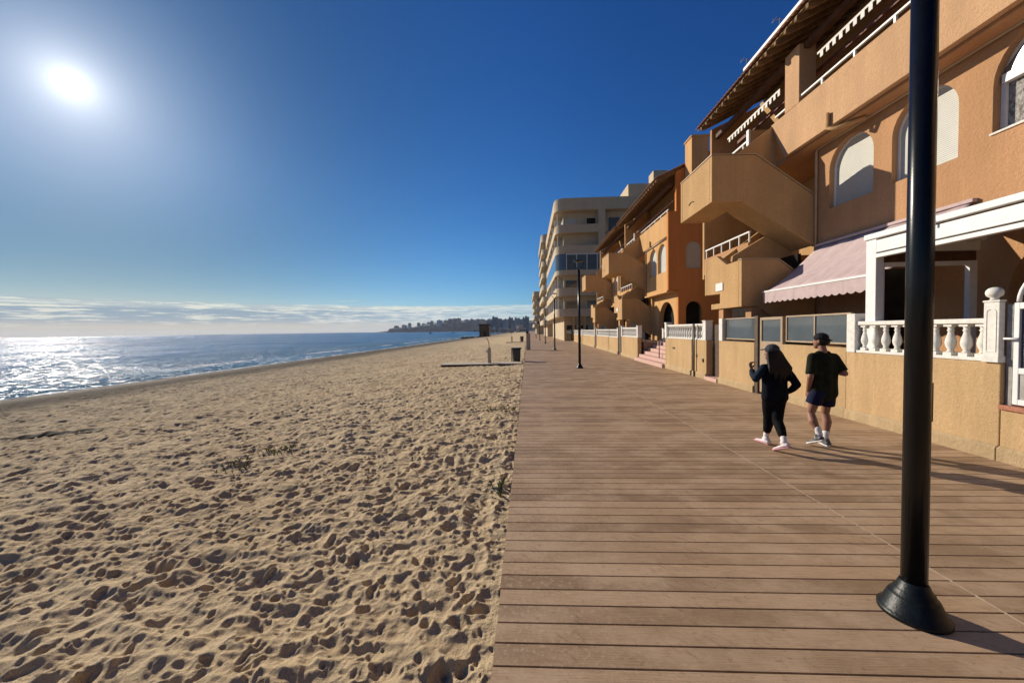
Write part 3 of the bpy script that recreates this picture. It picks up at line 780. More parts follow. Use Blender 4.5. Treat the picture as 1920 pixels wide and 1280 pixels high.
# ------------------------------------------------------------------ buildings
def staircase(root, D, mat='beige'):
    """outside dog-leg stair hung on the sea side; D shifts it along the boardwalk"""
    y = 11.48 + D
    st = MB()
    # upper flight: landing slab, near flight slab, far flight slab, steps
    st.box(5.72, 6.55, y + .15, y + 2.12, 5.58, 5.76)
    st.prism([(6.55, 5.58), (6.55, 5.76), (8.6, 4.42), (8.6, 4.22), (6.75, 5.42)], 'y', y + .15, y + 1.05)
    st.prism([(6.55, 5.58), (6.55, 5.76), (8.02, 7.06), (8.02, 6.86)], 'y', y + 1.17, y + 2.12)
    # lower flight
    st.box(6.6, 7.2, y + .15, y + 2.15, 2.44, 2.62)
    st.prism([(7.2, 2.44), (7.2, 2.62), (8.55, 1.55), (8.55, 1.32)], 'y', y + .15, y + 1.0)
    st.prism([(7.2, 2.44), (7.2, 2.62), (8.6, 4.15), (8.6, 3.9)], 'y', y + 1.15, y + 2.15)
    for i in range(8):
        a = 6.6 + i * .24; st.box(a, a + .24, y + .155, y + 1.045, 5.70 - i * .165 - .1, 5.76 - i * .165)
    s = st.build('staircase', mat, root)
    p = MB()
    P = lambda poly, a, b: p.prism(poly, 'y', y + a, y + b)
    P([(5.57, 6.95), (6.85, 6.92), (8.62, 5.62), (8.62, 4.18), (8.35, 4.34), (6.42, 5.57), (5.57, 5.57)], 0, .15)
    P([(5.57, 5.57), (6.6, 5.57), (8.0, 6.85), (8.0, 8.1), (6.85, 7.0), (5.57, 6.97)], 2.125, 2.27)
    p.prism([(y + .152, 5.57), (y + 2.123, 5.57), (y + 2.123, 6.97), (y + .152, 6.95)], 'x', 5.572, 5.72)
    P([(6.7, 5.62), (6.85, 7.42), (8.2, 8.42), (8.2, 6.98)], 1.06, 1.16)
    p.build('parapet', mat, s, .015)
    q = MB()
    Q = lambda poly, a, b: q.prism(poly, 'y', y + a, y + b)
    Q([(6.45, 3.84), (7.51, 3.82), (8.6, 3.0), (8.6, 1.28), (8.45, 1.28), (6.95, 2.42), (6.45, 2.42)], 0, .15)
    Q([(6.452, 2.95), (6.9, 2.95), (8.3, 4.0), (8.3, 5.2), (7.0, 4.25), (6.452, 4.2)], 2.17, 2.32)
    Q([(6.62, 3.0), (6.74, 4.13), (7.86, 4.8), (8.6, 4.8), (8.6, 3.95), (7.86, 3.7)], 1.02, 1.14)
    q.prism([(y + .152, 2.42), (y + 1.27, 2.42), (y + 1.27, 2.92), (y + 2.168, 2.95), (y + 2.168, 4.2), (y + 1.5, 4.22), (y + .86, 3.83), (y + .152, 3.84)], 'x', 6.452, 6.6)
    q.build('parapet', mat, s, .015)
    # thin pale copings
    MB().prism([(5.55, 6.953), (5.55, 6.985), (6.86, 6.955), (8.63, 5.655), (8.63, 5.623), (6.85, 6.923)], 'y', y - .02, y + .17).build('coping', 'bronze', s)
    MB().prism([(y + .172, 6.953), (y + 2.25, 6.973), (y + 2.25, 7.0), (y + .172, 6.985)], 'x', 5.55, 5.74).build('coping', 'bronze', s)
    MB().prism([(6.43, 3.843), (6.43, 3.87), (7.52, 3.85), (8.6, 3.035), (8.6, 3.003), (7.51, 3.823)], 'y', y - .02, y + .17).build('coping', 'bronze', s)
    return s

def villa(name_loc, label, D, y0, y1, stair_d, xf, near_wall, win_y, roof_y0, detail=True, cat='apartment building'):
    """one holiday-apartment house: block y0..y1, stair well and gallery beyond y1"""
    ORG = 'orange' if D == 0 else 'warm_orange'
    b = thing('apartment_house', name_loc, label, cat, None)
    E = y1                                  # seaward corner where the stair well starts
    # ---- first floor front
    holes = [arch(a, c, 5.12, 6.17, 16) for a, c, k in win_y if k == 'shutter'] + [arch(a, c, 5.3, 6.15, 16) for a, c, k in win_y if k == 'glazed']
    w = MB(); w.holes([(y0 + .0, 3.95), (E, 3.95), (E, 7.06), (y0 + .0, 7.06)], holes, 'x', xf, xf + .28)
    w.build('first_floor_wall', ORG, b)
    # ---- ground floor front
    gx = xf + (.02 if D == 0 else .42)
    if D == 0: gh = [arch(4.85, 7.03, 1.1, 2.35, 18)]
    else: gh = [arch(y0 + .35, y0 + 2.85, 1.0, 2.15, 18)]
    MB().holes([(y0, .9), (E, .9), (E, 3.948), (y0, 3.948)], gh, 'x', gx, gx + .28).build('ground_floor_wall', ORG, b)
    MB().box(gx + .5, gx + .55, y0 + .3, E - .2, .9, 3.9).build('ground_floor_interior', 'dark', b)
    if D: MB().box(7.97, gx + .3, y0, E, 3.85, 3.949).build('overhang', ORG, b)
    # ---- far end wall of the block, recess walls of the stair well
    MB().box(xf + .29, 13, E - .25, E - .01, .9, 7.05).build('end_wall', 'beige', b)
    rec = MB().box(10.0, 10.2, E, E + 5.04, .9, 11.27)
    rec.build('stairwell_wall', 'beige', b)
    MB().box(9.94, 9.99, E + .9, E + 1.8, 4.3, 6.4).build('stairwell_door', 'red_wood', b)
    MB().box(9.94, 9.99, E + 2.6, E + 3.5, 7.2, 9.2).build('stairwell_door', 'red_wood', b)
    # ---- second floor slab and balcony parapet
    MB().box(8.16, 13, y0, E + .7, 6.98, 7.14).box(8.16, 13, E + .7, E + 5.0, 6.98, 7.14).build('second_floor_slab', ORG, b)
    p = MB(); p.prism([(y0, 7.04), (E + .56, 7.04), (E + 1.16, 8.33), (y0, 8.33)], 'x', 8.0, 8.15)
    p.build('balcony_parapet', 'peach' if D == 0 else ORG, b, .012)
    # ---- beige return of the stair at the second floor, then low wall and rail
    MB().box(8.03, 9.2, E + 2.33, E + 2.45, 7.0, 8.82).build('stair_head_wall', 'beige', b, .012)
    MB().box(7.96, 8.027, E + 2.32, E + 2.458, 7.0, 8.84).build('pier', 'white', b)
    MB().box(8.05, 8.2, E + 2.46, E + 5.0, 7.0, 8.2).build('landing_parapet', 'beige', b)
    r = MB()
    for k in range(4): r.box(8.1, 8.14, E + 2.9 + k * .65, E + 2.94 + k * .65, 8.2, 8.55)
    r.box(8.09, 8.15, E + 2.46, E + 5.0, 8.55, 8.61)
    r.build('landing_rail', 'white', b)
    r = MB(); yy = E + .15
    while yy > y0: r.box(8.05, 8.10, yy - .025, yy + .025, 8.33, 8.50); yy -= 1.0
    r.box(8.045, 8.105, y0, E + 1.05, 8.50, 8.545)
    r.build('balcony_rail', 'white', b)
    # ---- columns, beams, back wall of the top floor
    for a in ([E - .08, E - 6.6, E - 13] if D == 0 else []):
        if a > y0: MB().box(8.0, 8.48, a, a + .6, 8.335, 10.02).build('column', 'peach', b, .012)
    MB().prism([(8.0, 7.14), (10.2, 7.14), (10.2, 11.3), (8.0, 10.28)], 'y', E + 5.05, E + 5.2).build('end_pier', ORG, b, .01)
    MB().box(8.12, 8.30, y0, E + 5.2, 9.86, 10.02).build('beam', 'brown', b)
    MB().box(9.9, 10.1, y0, E - .01, 7.14, 11.24).build('top_floor_wall', ORG, b)
    yy = y0 + .8
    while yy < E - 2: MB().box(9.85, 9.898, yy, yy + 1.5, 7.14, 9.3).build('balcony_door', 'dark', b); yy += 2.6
    MB().box(8.75, 8.85, y0, E + 4.5, 9.35, 9.47).build('curtain_rail', 'red_wood', b)
    # scalloped blinds hung under the roof
    for a, c in ([(E + .75, E + 3.8), (E - 3.6, E - .75), (E - 10.0, E - 4.4)] if D == 0 else []):
        if c < y0 + 1: continue
        a = max(a, y0); n = int((c - a) / .2); poly = [(a, 9.30), (a, 9.06)]
        st = (c - a) / n
        poly = []
        for i in range(n):
            u = a + i * st
            poly += [(u, 9.06), (u + st * .5, 9.06), (u + st * .5, 9.20), (u + st, 9.20)]
        poly = [(a, 9.26)] + poly + [(c, 9.26)]
        MB().prism(poly, 'x', 8.0, 8.012).build('blind_valance', 'white_stone', b)
    # ---- roof: boards, rafters, barrel tiles
    ry0, ry1 = roof_y0, E + 4.95
    sl = .46
    xe, ze = 7.32, 10.05
    MB().prism([(xe + .04, ze + .11), (xe + .04, ze + .14), (13, ze + .14 + sl * (13 - xe)), (13, ze + .11 + sl * (13 - xe))], 'y', ry0, ry1).build('roof_boards', 'board', b)
    ra = MB(); yy = ry0 + .1
    while yy < ry1 - .05:
        ra.prism([(xe + .02, ze - .02), (xe + .02, ze + .09), (xe + .08, ze + .109), (10.2, ze + .109 + sl * (10.2 - xe)), (10.2, ze - .03 + sl * (10.2 - xe)), (xe + .16, ze - .02)], 'y', yy, yy + .09); yy += .42
    ra.build('rafters', 'rafter', b)
    rows = []
    ncol = int((ry1 - ry0 + .2) / .0475)
    for j in range(8):
        x = xe - .06 + (13.1 - xe) * j / 7; z = ze + .17 + sl * (x - xe)
        rows.append([(x, ry0 - .1 + i * .0475, z + .055 * abs(math.sin(math.pi * i / 4.0)) ** .7) for i in range(ncol)])
    t = MB(); t.sheet(rows, False); t.build('roof_tiles', 'tile', b, solid=.022)
    if detail:
        g = MB().box(xe - .02, xe + .1, y0, E + 1.5, ze + .27, ze + .36)
        g.build('roof_guard', 'white', b)
        for q in (E + 1.4, E - .2, E - 1.2):
            a = MB()
            a.tube([(xe + .04, q, ze + .36), (xe + .04, q, ze + .62)], .012, 6); a.tube([(xe - .16, q, ze + .58), (xe + .2, q, ze + .58)], .008, 6); a.tube([(xe - .1, q - .12, ze + .58), (xe - .1, q + .12, ze + .58)], .008, 6)
            a.build('aerial', 'grey_stone', b)
    # ---- first-floor gallery over the stair well, with end fin
    MB().box(7.5, 9.99, E + 1.55, E + 4.64, 4.02, 4.2).build('gallery_slab', ORG, b)
    MB().box(7.5, 7.62, E + 1.52, E + 4.64, 4.2, 4.68).build('gallery_parapet', ORG, b, .01)
    r = MB()
    for k in range(6): r.box(7.54, 7.58, E + 1.53 + k * .6, E + 1.57 + k * .6, 4.68, 5.0)
    r.box(7.53, 7.59, E + 1.5, E + 4.64, 5.0, 5.05)
    r.build('gallery_rail', 'white', b)
    MB().box(7.5, 9.99, E + 4.65, E + 4.8, 3.84, 6.97).build('fin_wall', 'beige', b, .01)
    for a, xx in ((E + 1.4, 6.62), (E + .05, 6.75)): MB().box(xx, xx + .3, a, a + .3, 1.0, 2.4).build('pillar', ORG, b, .01)
    MB().box(8.2, 8.3, E + .2, E + 4.6, 1.0, 4.0).build('undercroft_shade', 'dark', b)  # dark sheet put in for the shade below the stair landing
    # ---- windows
    for a, c, k in win_y:
        if k == 'shutter':
            f = MB().prism(arch(a - .02, c + .02, 5.1, 6.17, 18), 'x', xf + .17, xf + .2).build('window', 'shutter', b)
            MB().holes(arch(a + .0, c - .0, 5.122, 6.17, 18), [arch(a + .045, c - .045, 5.165, 6.17, 18)], 'x', xf + .13, xf + .169).build('frame', 'white', f)
        else:
            f = MB().holes(arch(a, c, 5.3, 6.15, 18), [[(a + .07, 5.37), (c - .07, 5.37), (c - .07, 6.16), (a + .07, 6.16)]], 'x', xf + .14, xf + .19).build('window', 'white', b)
            MB().box(xf + .20, xf + .21, a + .02, c - .02, 5.32, 6.2).build('curtain', 'lace', f)
            MB().box(xf + .10, xf + .20, a + .03, c - .03, 6.165, 6.33).build('shutter_box', 'white', f, .01)
            tilt = .022
            gp = [(a + .03, 6.335)] + [((a + c) / 2 + (c - a - .06) / 2 * math.cos(t), 6.335 + (c - a - .2) / 2 * math.sin(t)) for t in [math.pi * i / 12 for i in range(13)]][0:0] + [(c - .03, 6.335), (c - .03, 6.4), ((a + c) / 2 + .42, 6.82), ((a + c) / 2, 6.96), ((a + c) / 2 - .42, 6.82), (a + .03, 6.4)]
            MB().add([(xf + .115 + (yy - a) * .012 - (zz - 6.3) * .018, yy, zz) for yy, zz in gp], [tuple(range(len(gp)))]).build('transom_pane', 'white_glass', f, solid=.006)
            MB().box(xf - .03, xf + .14, a - .02, c + .02, 5.262, 5.299).build('sill', 'white_stone', f, .004)
    # ---- drain pipe and gutter line under the balcony
    if detail or D:
        d = MB(); d.tube([(xf - .05, y0, 6.98), (xf - .05, E - .1, 6.98), (xf - .05, E - .03, 6.9), (xf - .05, E - .03, 4.0)], .04, 10)
        d.build('drain_pipe', 'bronze', b)
        s = MB().tube([(7.94, E - 1.2, 7.38), (7.94, E - 1.2, 7.0), (8.0, E - 1.35, 6.9), (8.4, E - 1.8, 6.93)], .05, 10)
        s.build('overflow_spout', 'beige', b)
    sc = staircase(b, stair_d)
    if D < 20:
        yy = 11.48 + stair_d
        MB().box(6.425, 6.451, yy + 1.05, yy + 1.5, 3.02, 3.28).build('plaque', 'white', sc, .006)
        MB().tube([(5.56, yy + 1.45 - .25 + .06 * i, 5.98 + .05 * math.sin(math.pi * i / 6)) for i in range(7)], .016, 6).build('hook', 'dark_bronze', sc)
    return b

def build_villas():
    # nearest house
    b1 = villa((8.6, 4, 1.08), 'orange stucco apartment house nearest the camera with arched white-shuttered windows and long balcony', 0, -3.0, 11.45, 0.0, 8.6, None,
               [(9.66, 11.01, 'shutter'), (7.85, 9.2, 'shutter'), (5.6, 7.31, 'glazed'), (3.2, 4.6, 'shutter')], -3.0)
    # second house
    b2 = villa((8.1, 21.6, 1.0), 'second orange apartment house with a shaded end wall, arches below and a chimney', 14.2, 21.6, 25.65, 14.2, 8.1, True,
               [(22.1, 23.44, 'shutter'), (23.65, 24.98, 'shutter')], 21.4, detail=False)
    gable_wall(b2, 21.6)
    b3 = villa((8.1, 31.9, 1.0), 'third orange apartment house farther along, partly hidden behind the second staircase', 24.4, 31.7, 35.8, 24.35, 8.1, True,
               [(32.2, 33.54, 'shutter'), (33.75, 35.08, 'shutter')], 31.5, detail=False)
    gable_wall(b3, 31.7)

def gable_wall(b, y):
    out = [(7.97, 3.95), (7.97, 8.35), (8.42, 8.35), (8.42, 10.55), (13.0, 12.65), (13.0, .9), (8.52, .9), (8.52, 3.95)]
    MB().holes(out, [arch(8.95, 9.8, 5.15, 6.25, 14), arch(8.95, 9.85, 1.0, 2.85, 14)], 'y', y - .22, y - .003).build('gable_wall', 'shaded_orange', b)
    f = MB().prism(arch(8.93, 9.82, 5.13, 6.25, 14), 'y', y - .14, y - .1).build('window', 'beige_shutter', b)
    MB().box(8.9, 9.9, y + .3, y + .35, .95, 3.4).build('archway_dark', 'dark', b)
    c = MB().box(8.85, 9.75, y - 1.2, y - .35, 9.2, 11.95).box(8.8, 9.8, y - 1.25, y - .3, 11.95, 12.03)
    c.build('chimney', 'warm_orange', b, .01)

# ------------------------------------------------------------------ awning and pergola by the nearest house
def build_awnings():
    t = thing('awning', (8.5, 9.2, 4.1), 'dusty pink sloping awning with a scalloped front edge over the terrace', 'awning')
    rows = []
    for j in range(13):
        s = j / 12; x = 8.57 - 1.62 * s; z = 4.15 - 1.32 * s - .10 * math.sin(math.pi * s)
        rows.append([(x, 7.55 + (11.36 - .16 * s - 7.55) * i / 40, z + .012 * math.sin(i * .9)) for i in range(41)])
    MB().sheet(rows).build('cloth', 'pink', t, solid=.008)
    MB().box(6.90, 6.97, 7.5, 11.22, 2.795, 2.845).build('front_bar', 'white', t, .008)
    n = 18; a, c = 7.52, 11.2; st = (c - a) / n; poly = [(a, 2.79)]
    for i in range(n):
        poly += [(a + st * (i + k / 6), 2.53 - .045 * math.sin(math.pi * k / 6)) for k in range(6)]
    poly += [(c, 2.53), (c, 2.79)]
    MB().prism(poly, 'x', 6.915, 6.927).build('valance', 'pink', t)
    m = MB()
    for yy in (8.0, 10.7): m.tube([(8.5, yy, 3.75), (7.7, yy + .3, 3.2), (6.95, yy, 2.8)], .025, 8)
    m.build('arm', 'white', t)
    MB().box(8.50, 8.598, 7.5, 11.38, 4.13, 4.20).build('cassette', 'pink', t, .01)
    # pergola
    t = thing('pergola', (6.3, 7.1, 1.3), 'white aluminium pergola over the terrace behind the balustrade', 'pergola')
    MB().box(6.30, 6.44, 7.0, 7.2, 1.1, 3.46).build('post', 'white', t, .008)
    MB().box(6.30, 6.44, 1.0, 1.15, 1.1, 3.46).build('post', 'white', t, .008)
    MB().box(6.27, 6.37, -2, 7.22, 3.37, 3.47).build('top_beam', 'white', t, .01)
    MB().box(6.30, 6.36, -2, 7.0, 3.12, 3.335).build('fascia', 'white', t, .006)
    MB().box(6.28, 6.38, -2, 7.0, 3.02, 3.09).build('bottom_beam', 'white', t, .008)
    br = MB()
    for yy in (6.0, 4.6, 3.2): br.box(6.262, 6.268, yy, yy + .03, 3.3, 3.4)
    br.build('bracket', 'grey_stone', t)
    rows = [[(6.35 + 2.22 * j / 6, -2 + (7.25 + 2) * i / 24, 3.40 + .08 * j / 6) for i in range(25)] for j in range(7)]
    MB().sheet(rows).build('roof_cloth', 'pink', t, solid=.01)
    # side screen of the terrace, facing the photographer
    t = thing('terrace_screen', (6.5, 7.1, 1.1), 'white framed glazed side screen closing the terrace behind the balustrade', 'terrace screen')
    f = MB()
    f.box(6.46, 6.53, 7.08, 7.14, 1.1, 2.95).box(7.98, 8.12, 7.06, 7.14, 1.1, 2.95).box(6.53, 7.98, 7.08, 7.14, 2.87, 2.95)
    f.build('frame', 'white', t, .006)
    MB().box(6.46, 8.14, 7.04, 7.14, 3.13, 3.3).box(6.46, 8.2, 7.0, 7.14, 3.303, 3.36).build('header', 'white', t, .01)
    MB().box(6.46, 8.12, 7.09, 7.13, 2.953, 3.127).build('slat_panel', 'brown', t)
    MB().box(7.25, 7.95, 7.6, 7.63, 1.1, 2.4).build('low_cabinet', 'grey_stone', t)
    MB().box(6.53, 7.2, 7.3, 7.34, 1.1, 2.86).build('open_door', 'dark', t)
    # inner second balustrade seen through the screen
    # ceramic dado on the house wall
    MB().box(8.585, 8.599, 5.0, 7.0, 1.1, 1.9) 

# ------------------------------------------------------------------ cream towers
def rounded(x0, y0, x1, y1, r, n=8):
    """plan outline with its sea-side near corner rounded"""
    return [(x0 + r - r * math.cos(a), y0 + r - r * math.sin(a)) for a in [math.pi / 2 * i / n for i in range(n + 1)]] + [(x1, y0), (x1, y1), (x0, y1)]

def tower(x0, y0, x1, y1, floors, fh, z0, label, detail=True, seed=1):
    rng = random.Random(seed)
    t = thing('apartment_tower', (x0, y0, 0), label, 'apartment tower')
    top = z0 + floors * fh
    MB().box(x0 + 1.3, x1, y0 + 1.4, y1, -.3, top).build('body', 'cream', t)
    for k in range(floors):
        z = z0 + k * fh
        p = MB()
        p.prism(rounded(x0, y0, x0 + (x1 - x0) * .5, y1, 1.6), 'z', z - .18, z)
        p.build('balcony_slab', 'cream', t)
        o = rounded(x0, y0, x0 + (x1 - x0) * .5, y1, 1.6); i = rounded(x0 + .15, y0 + .15, x0 + (x1 - x0) * .5 - .15, y1 - .15, 1.45)
        glassed = detail and k == 2
        MB().holes(o, [i], 'z', z + .003, z + (.55 if glassed else 1.05)).build('balcony_parapet', 'cream', t)
        if glassed:
            e = MB().holes(o, [i], 'z', z + .553, z + fh - .2); e.build('glazed_balcony', 'screen_glass', t)
            fr = MB()
            for a in np.linspace(x0 + 1.6, x0 + (x1 - x0) * .5, 5): fr.box(a - .05, a + .05, y0 - .03, y0 - .002, z + .55, z + fh - .2)
            fr.box(x0 + 1.6, x0 + (x1 - x0) * .5, y0 - .035, y0 - .003, z + fh - .33, z + fh - .2)
            fr.build('glazing_bar', 'white', t)
        nx = 4
        for j in range(nx):
            a = x0 + 1.6 + j * (x1 - x0 - 2.2) / nx
            if rng.random() < .12: continue
            ww = 1.3 if j % 2 else 1.7
            w = MB().box(a, a + ww, y0 + 1.34, y0 + 1.397, z + .15, z + 2.3).build('window', rng.choice(['dark', 'beige_shutter', 'shutter', 'brown', 'screen_glass']), t)
        if detail:
            s = MB().box(x0 + .35, x0 + .5, y0 + 1.0, y0 + 1.38, z + .003, z + fh - .2).build('divider', 'cream', t)
        ny = max(2, int((y1 - y0) / 5))
        for j in range(ny):
            a = y0 + 2 + j * (y1 - y0 - 3) / ny
            MB().box(x0 + 1.24, x0 + 1.297, a, a + 2.2, z + .1, z + 2.3).build('window', 'dark' if rng.random() < .6 else 'shutter', t)
            if detail: MB().box(x0 + .2, x0 + 1.28, a + 2.8, a + 2.95, z + .004, z + fh - .19).build('divider', 'white', t)
    # pilaster, crown, penthouse, ground columns
    if detail:
        MB().box(x0 + 6.5, x0 + 7.5, y0 - .12, y0 + 1.3, -.2, top).build('pilaster', 'cream', t, .02)
    MB().prism(rounded(x0 - .1, y0 - .1, x1, y1, 1.7), 'z', top, top + 1.8).build('roof_parapet', 'cream', t, .03)
    if detail:
        MB().box(x0 + 11.5, x0 + 15, y0 + 2, y0 + 7, top + 1.8, top + 4.4).build('penthouse', 'cream', t)
        MB().box(x0 + 15.1, x0 + 17.2, y0 + 1.2, y0 + 3.4, top + 1.8, top + 6.0).build('roof_stack', 'cream', t)
        c = MB()
        for a in (x0 + 1.2, x0 + 2.5, x0 + 4.2): c.box(a, a + .35, y0 + .5, y0 + .85, -.2, z0 - .2)
        c.build('column', 'yellow', t)
        MB().box(x0 + 1.4, x0 + 7, y0 + 1.3, y0 + 1.39, 0, 2.4).build('shopfront', 'glass', t)
    return t

def build_towers():
    tower(4.4, 57, 20, 85, 5, 3.19, 3.9, 'cream apartment tower with rounded balconies and one glazed balcony', True, 3)
    tower(3.75, 95, 16, 118, 7, 3.0, 3.2, 'narrower pale tower with open balconies beyond the cream tower', False, 5)
    tower(2.3, 150, 15, 185, 4, 3.1, 3.0, 'lowest and farthest grey block closing the row of towers', False, 8)

# ------------------------------------------------------------------ beach furniture
def litter_bin(x, y, z, label):
    t = thing('litter_bin', (x, y, z), label, 'bin', 'litter bins on the sand')
    MB().prism([(x - .2, z), (x + .2, z), (x + .235, z + .78), (x - .235, z + .78)], 'y', y - .22, y + .22).build('body', 'bin', t, .03)
    MB().box(x - .29, x + .29, y - .26, y + .26, z + .79, z + .86).build('lid', 'black', t, .025)
    p = MB()
    for s in (-.27,): p.box(x + s - .05, x + s + .02, y - .14, y + .14, z - .05, z + .85)
    p.build('side_post', 'concrete', t, .01)
    return t

def beach_shower(x, y, z, label):
    t = thing('beach_shower', (x, y, z), label, 'beach shower')
    MB().box(x - .09, x + .09, y - .09, y + .09, z, z + .85).build('pedestal', 'concrete', t, .02)
    MB().tube([(x, y, z + .84), (x - .02, y, z + 1.15), (x - .1, y, z + 1.36), (x - .2, y, z + 1.40)], [.03, .03, .028, .035], 10).build('pipe', 'wood_platform', t)
    MB().box(x - .17, x - .09, y - .05, y + .05, z + .62, z + .7).build('push_button', 'grey_stone', t, .01)
    return t

def walkway(x0, x1, y, w, label):
    t = thing('beach_walkway', (x1, y, -.05), label, 'walkway')
    n = int((x1 - x0) / .16)
    m = MB()
    for i in range(n): m.box(x0 + i * .16, x0 + i * .16 + .15, y - w / 2, y + w / 2, -.035 - .03 * (1 - i / n), .0 - .03 * (1 - i / n))
    m.build('planks', 'wood_platform', t)
    MB().box(x0, x1, y - w / 2 + .05, y - w / 2 + .12, -.3, -.066).box(x0, x1, y + w / 2 - .12, y + w / 2 - .05, -.3, -.066).build('joist', 'brown', t)
    return t

def build_beach_things(hz):
    rng = random.Random(7)
    walkway(-4.85, -.24, 20.7, 1.15, 'pale plank walkway laid on the sand from the boardwalk to the shower')
    litter_bin(-.68, 21.6, -.08, 'dark litter bin with an overhanging lid beside the boardwalk edge')
    beach_shower(-2.2, 20.75, -.02, 'pale beach shower post on the plank walkway')
    walkway(-3.4, -.24, 57, 1.2, 'farther plank walkway on the sand beyond the grey pillar')
    litter_bin(-.95, 58.5, -.06, 'farther dark litter bin near the boardwalk, beyond the grey pillar')
    beach_shower(-2.5, 57, -.02, 'farther pale shower post on the second plank walkway')
    t = thing('stone_pillar', (.05, 33.6, 0), 'grey square pillar with a dark knob on top at the boardwalk edge', 'pillar')
    MB().box(-.14, .2, 33.4, 33.8, 0, 1.5).build('shaft', 'grey_stone', t, .015)
    MB().box(-.19, -.143, 33.38, 33.82, 0, 1.5).build('lit_side', 'white_stone', t, .01)  # pale slab added to carry the sunlit left face
    MB().box(-.2, .06, 33.42, 33.7, 1.503, 1.68).build('knob', 'black', t, .03)
    # weeds
    spots = [(-.62, 8.4, 26, .34, 'green weed tuft by the boardwalk edge, beyond the middle of the beach foreground'),
             (-.32, 4.3, 16, .20, 'small green weed against the side of the boardwalk'),
             (-4.27, 6.05, 22, .26, 'green weed sprig in the open sand, the farther of two'),
             (-4.45, 5.35, 16, .22, 'green weed sprig in the open sand, the nearer of two')]
    for x, y, n, r, lab in spots:
        m = MB()
        z = hz(x, y)
        for i in range(n * 2):
            a = rng.uniform(0, 2 * math.pi); d = r * math.sqrt(rng.random()); bx, by = min(x + d * math.cos(a), -.34), y + d * math.sin(a) * 1.2
            bz = hz(bx, by) - .01; h = rng.uniform(.03, .10); aa = rng.uniform(0, 6.28); w = rng.uniform(.008, .018)
            tx, ty = bx + math.cos(aa) * h * .8, by + math.sin(aa) * h * .8
            px_, py_ = -math.sin(aa) * w, math.cos(aa) * w
            m.add([(bx - px_ * .4, by - py_ * .4, bz), (bx + px_ * .4, by + py_ * .4, bz), ((bx + tx) / 2 + px_, (by + ty) / 2 + py_, bz + h * .75), (tx, ty, bz + h), ((bx + tx) / 2 - px_, (by + ty) / 2 - py_, bz + h * .75)], [(0, 1, 2, 3, 4)])
        o = m.build('beach_weed', 'leaf', None, recalc=False); tag(o, lab, 'plant', 'weeds growing in the sand')
    # heap of dry seaweed
    m = MB(); rows = []
    for j in range(9):
        v = j / 8 - .5
        rows.append([])
        for i in range(40):
            u = i / 39; x = -12.0 + 1.9 * u + .25 * v; y = 7.75 + .5 * u + .55 * v
            h = .10 * max(0, 1 - (2 * v) ** 2) * math.sin(math.pi * u) ** .5 * (.6 + .8 * mnoise.noise((x * 5, y * 5, 1)) ) - .03
            rows[-1].append((x, y, float(beach_profile(np.array(x))) + .02 + h))
    m.sheet(rows); tag(m.build('seaweed_heap', 'seaweed', None, solid=.03), 'dark low strip of dried seaweed lying on the sand at far left', 'seaweed')
    # brown hut and rocks by the water's edge
    t = thing('beach_hut', (-17.5, 150, -1), 'dark brown tower-like hut at the far end of the beach', 'beach hut')
    MB().box(-19.6, -15.6, 148, 153, -1.2, 4.0).build('body', 'dark_bronze', t, .05)
    MB().box(-19.9, -15.3, 147.7, 153.3, 4.0, 4.35).build('roof', 'dark', t)
    MB().box(-17.9, -17.0, 147.93, 148, -.6, 1.4).build('door', 'dark', t)
    m = MB()
    for i in range(26):
        x = -25.5 + i * .33 + rng.uniform(-.2, .2); m.ball((x, 141 + rng.uniform(-1, 1), -1.1), (rng.uniform(.5, .9), rng.uniform(.5, .9), rng.uniform(.4, .75)), 7, 5, False)
    tag(m.build('rock_groyne', 'dark_rock'), 'dark line of rocks running into the water beside the brown hut', 'rocks')

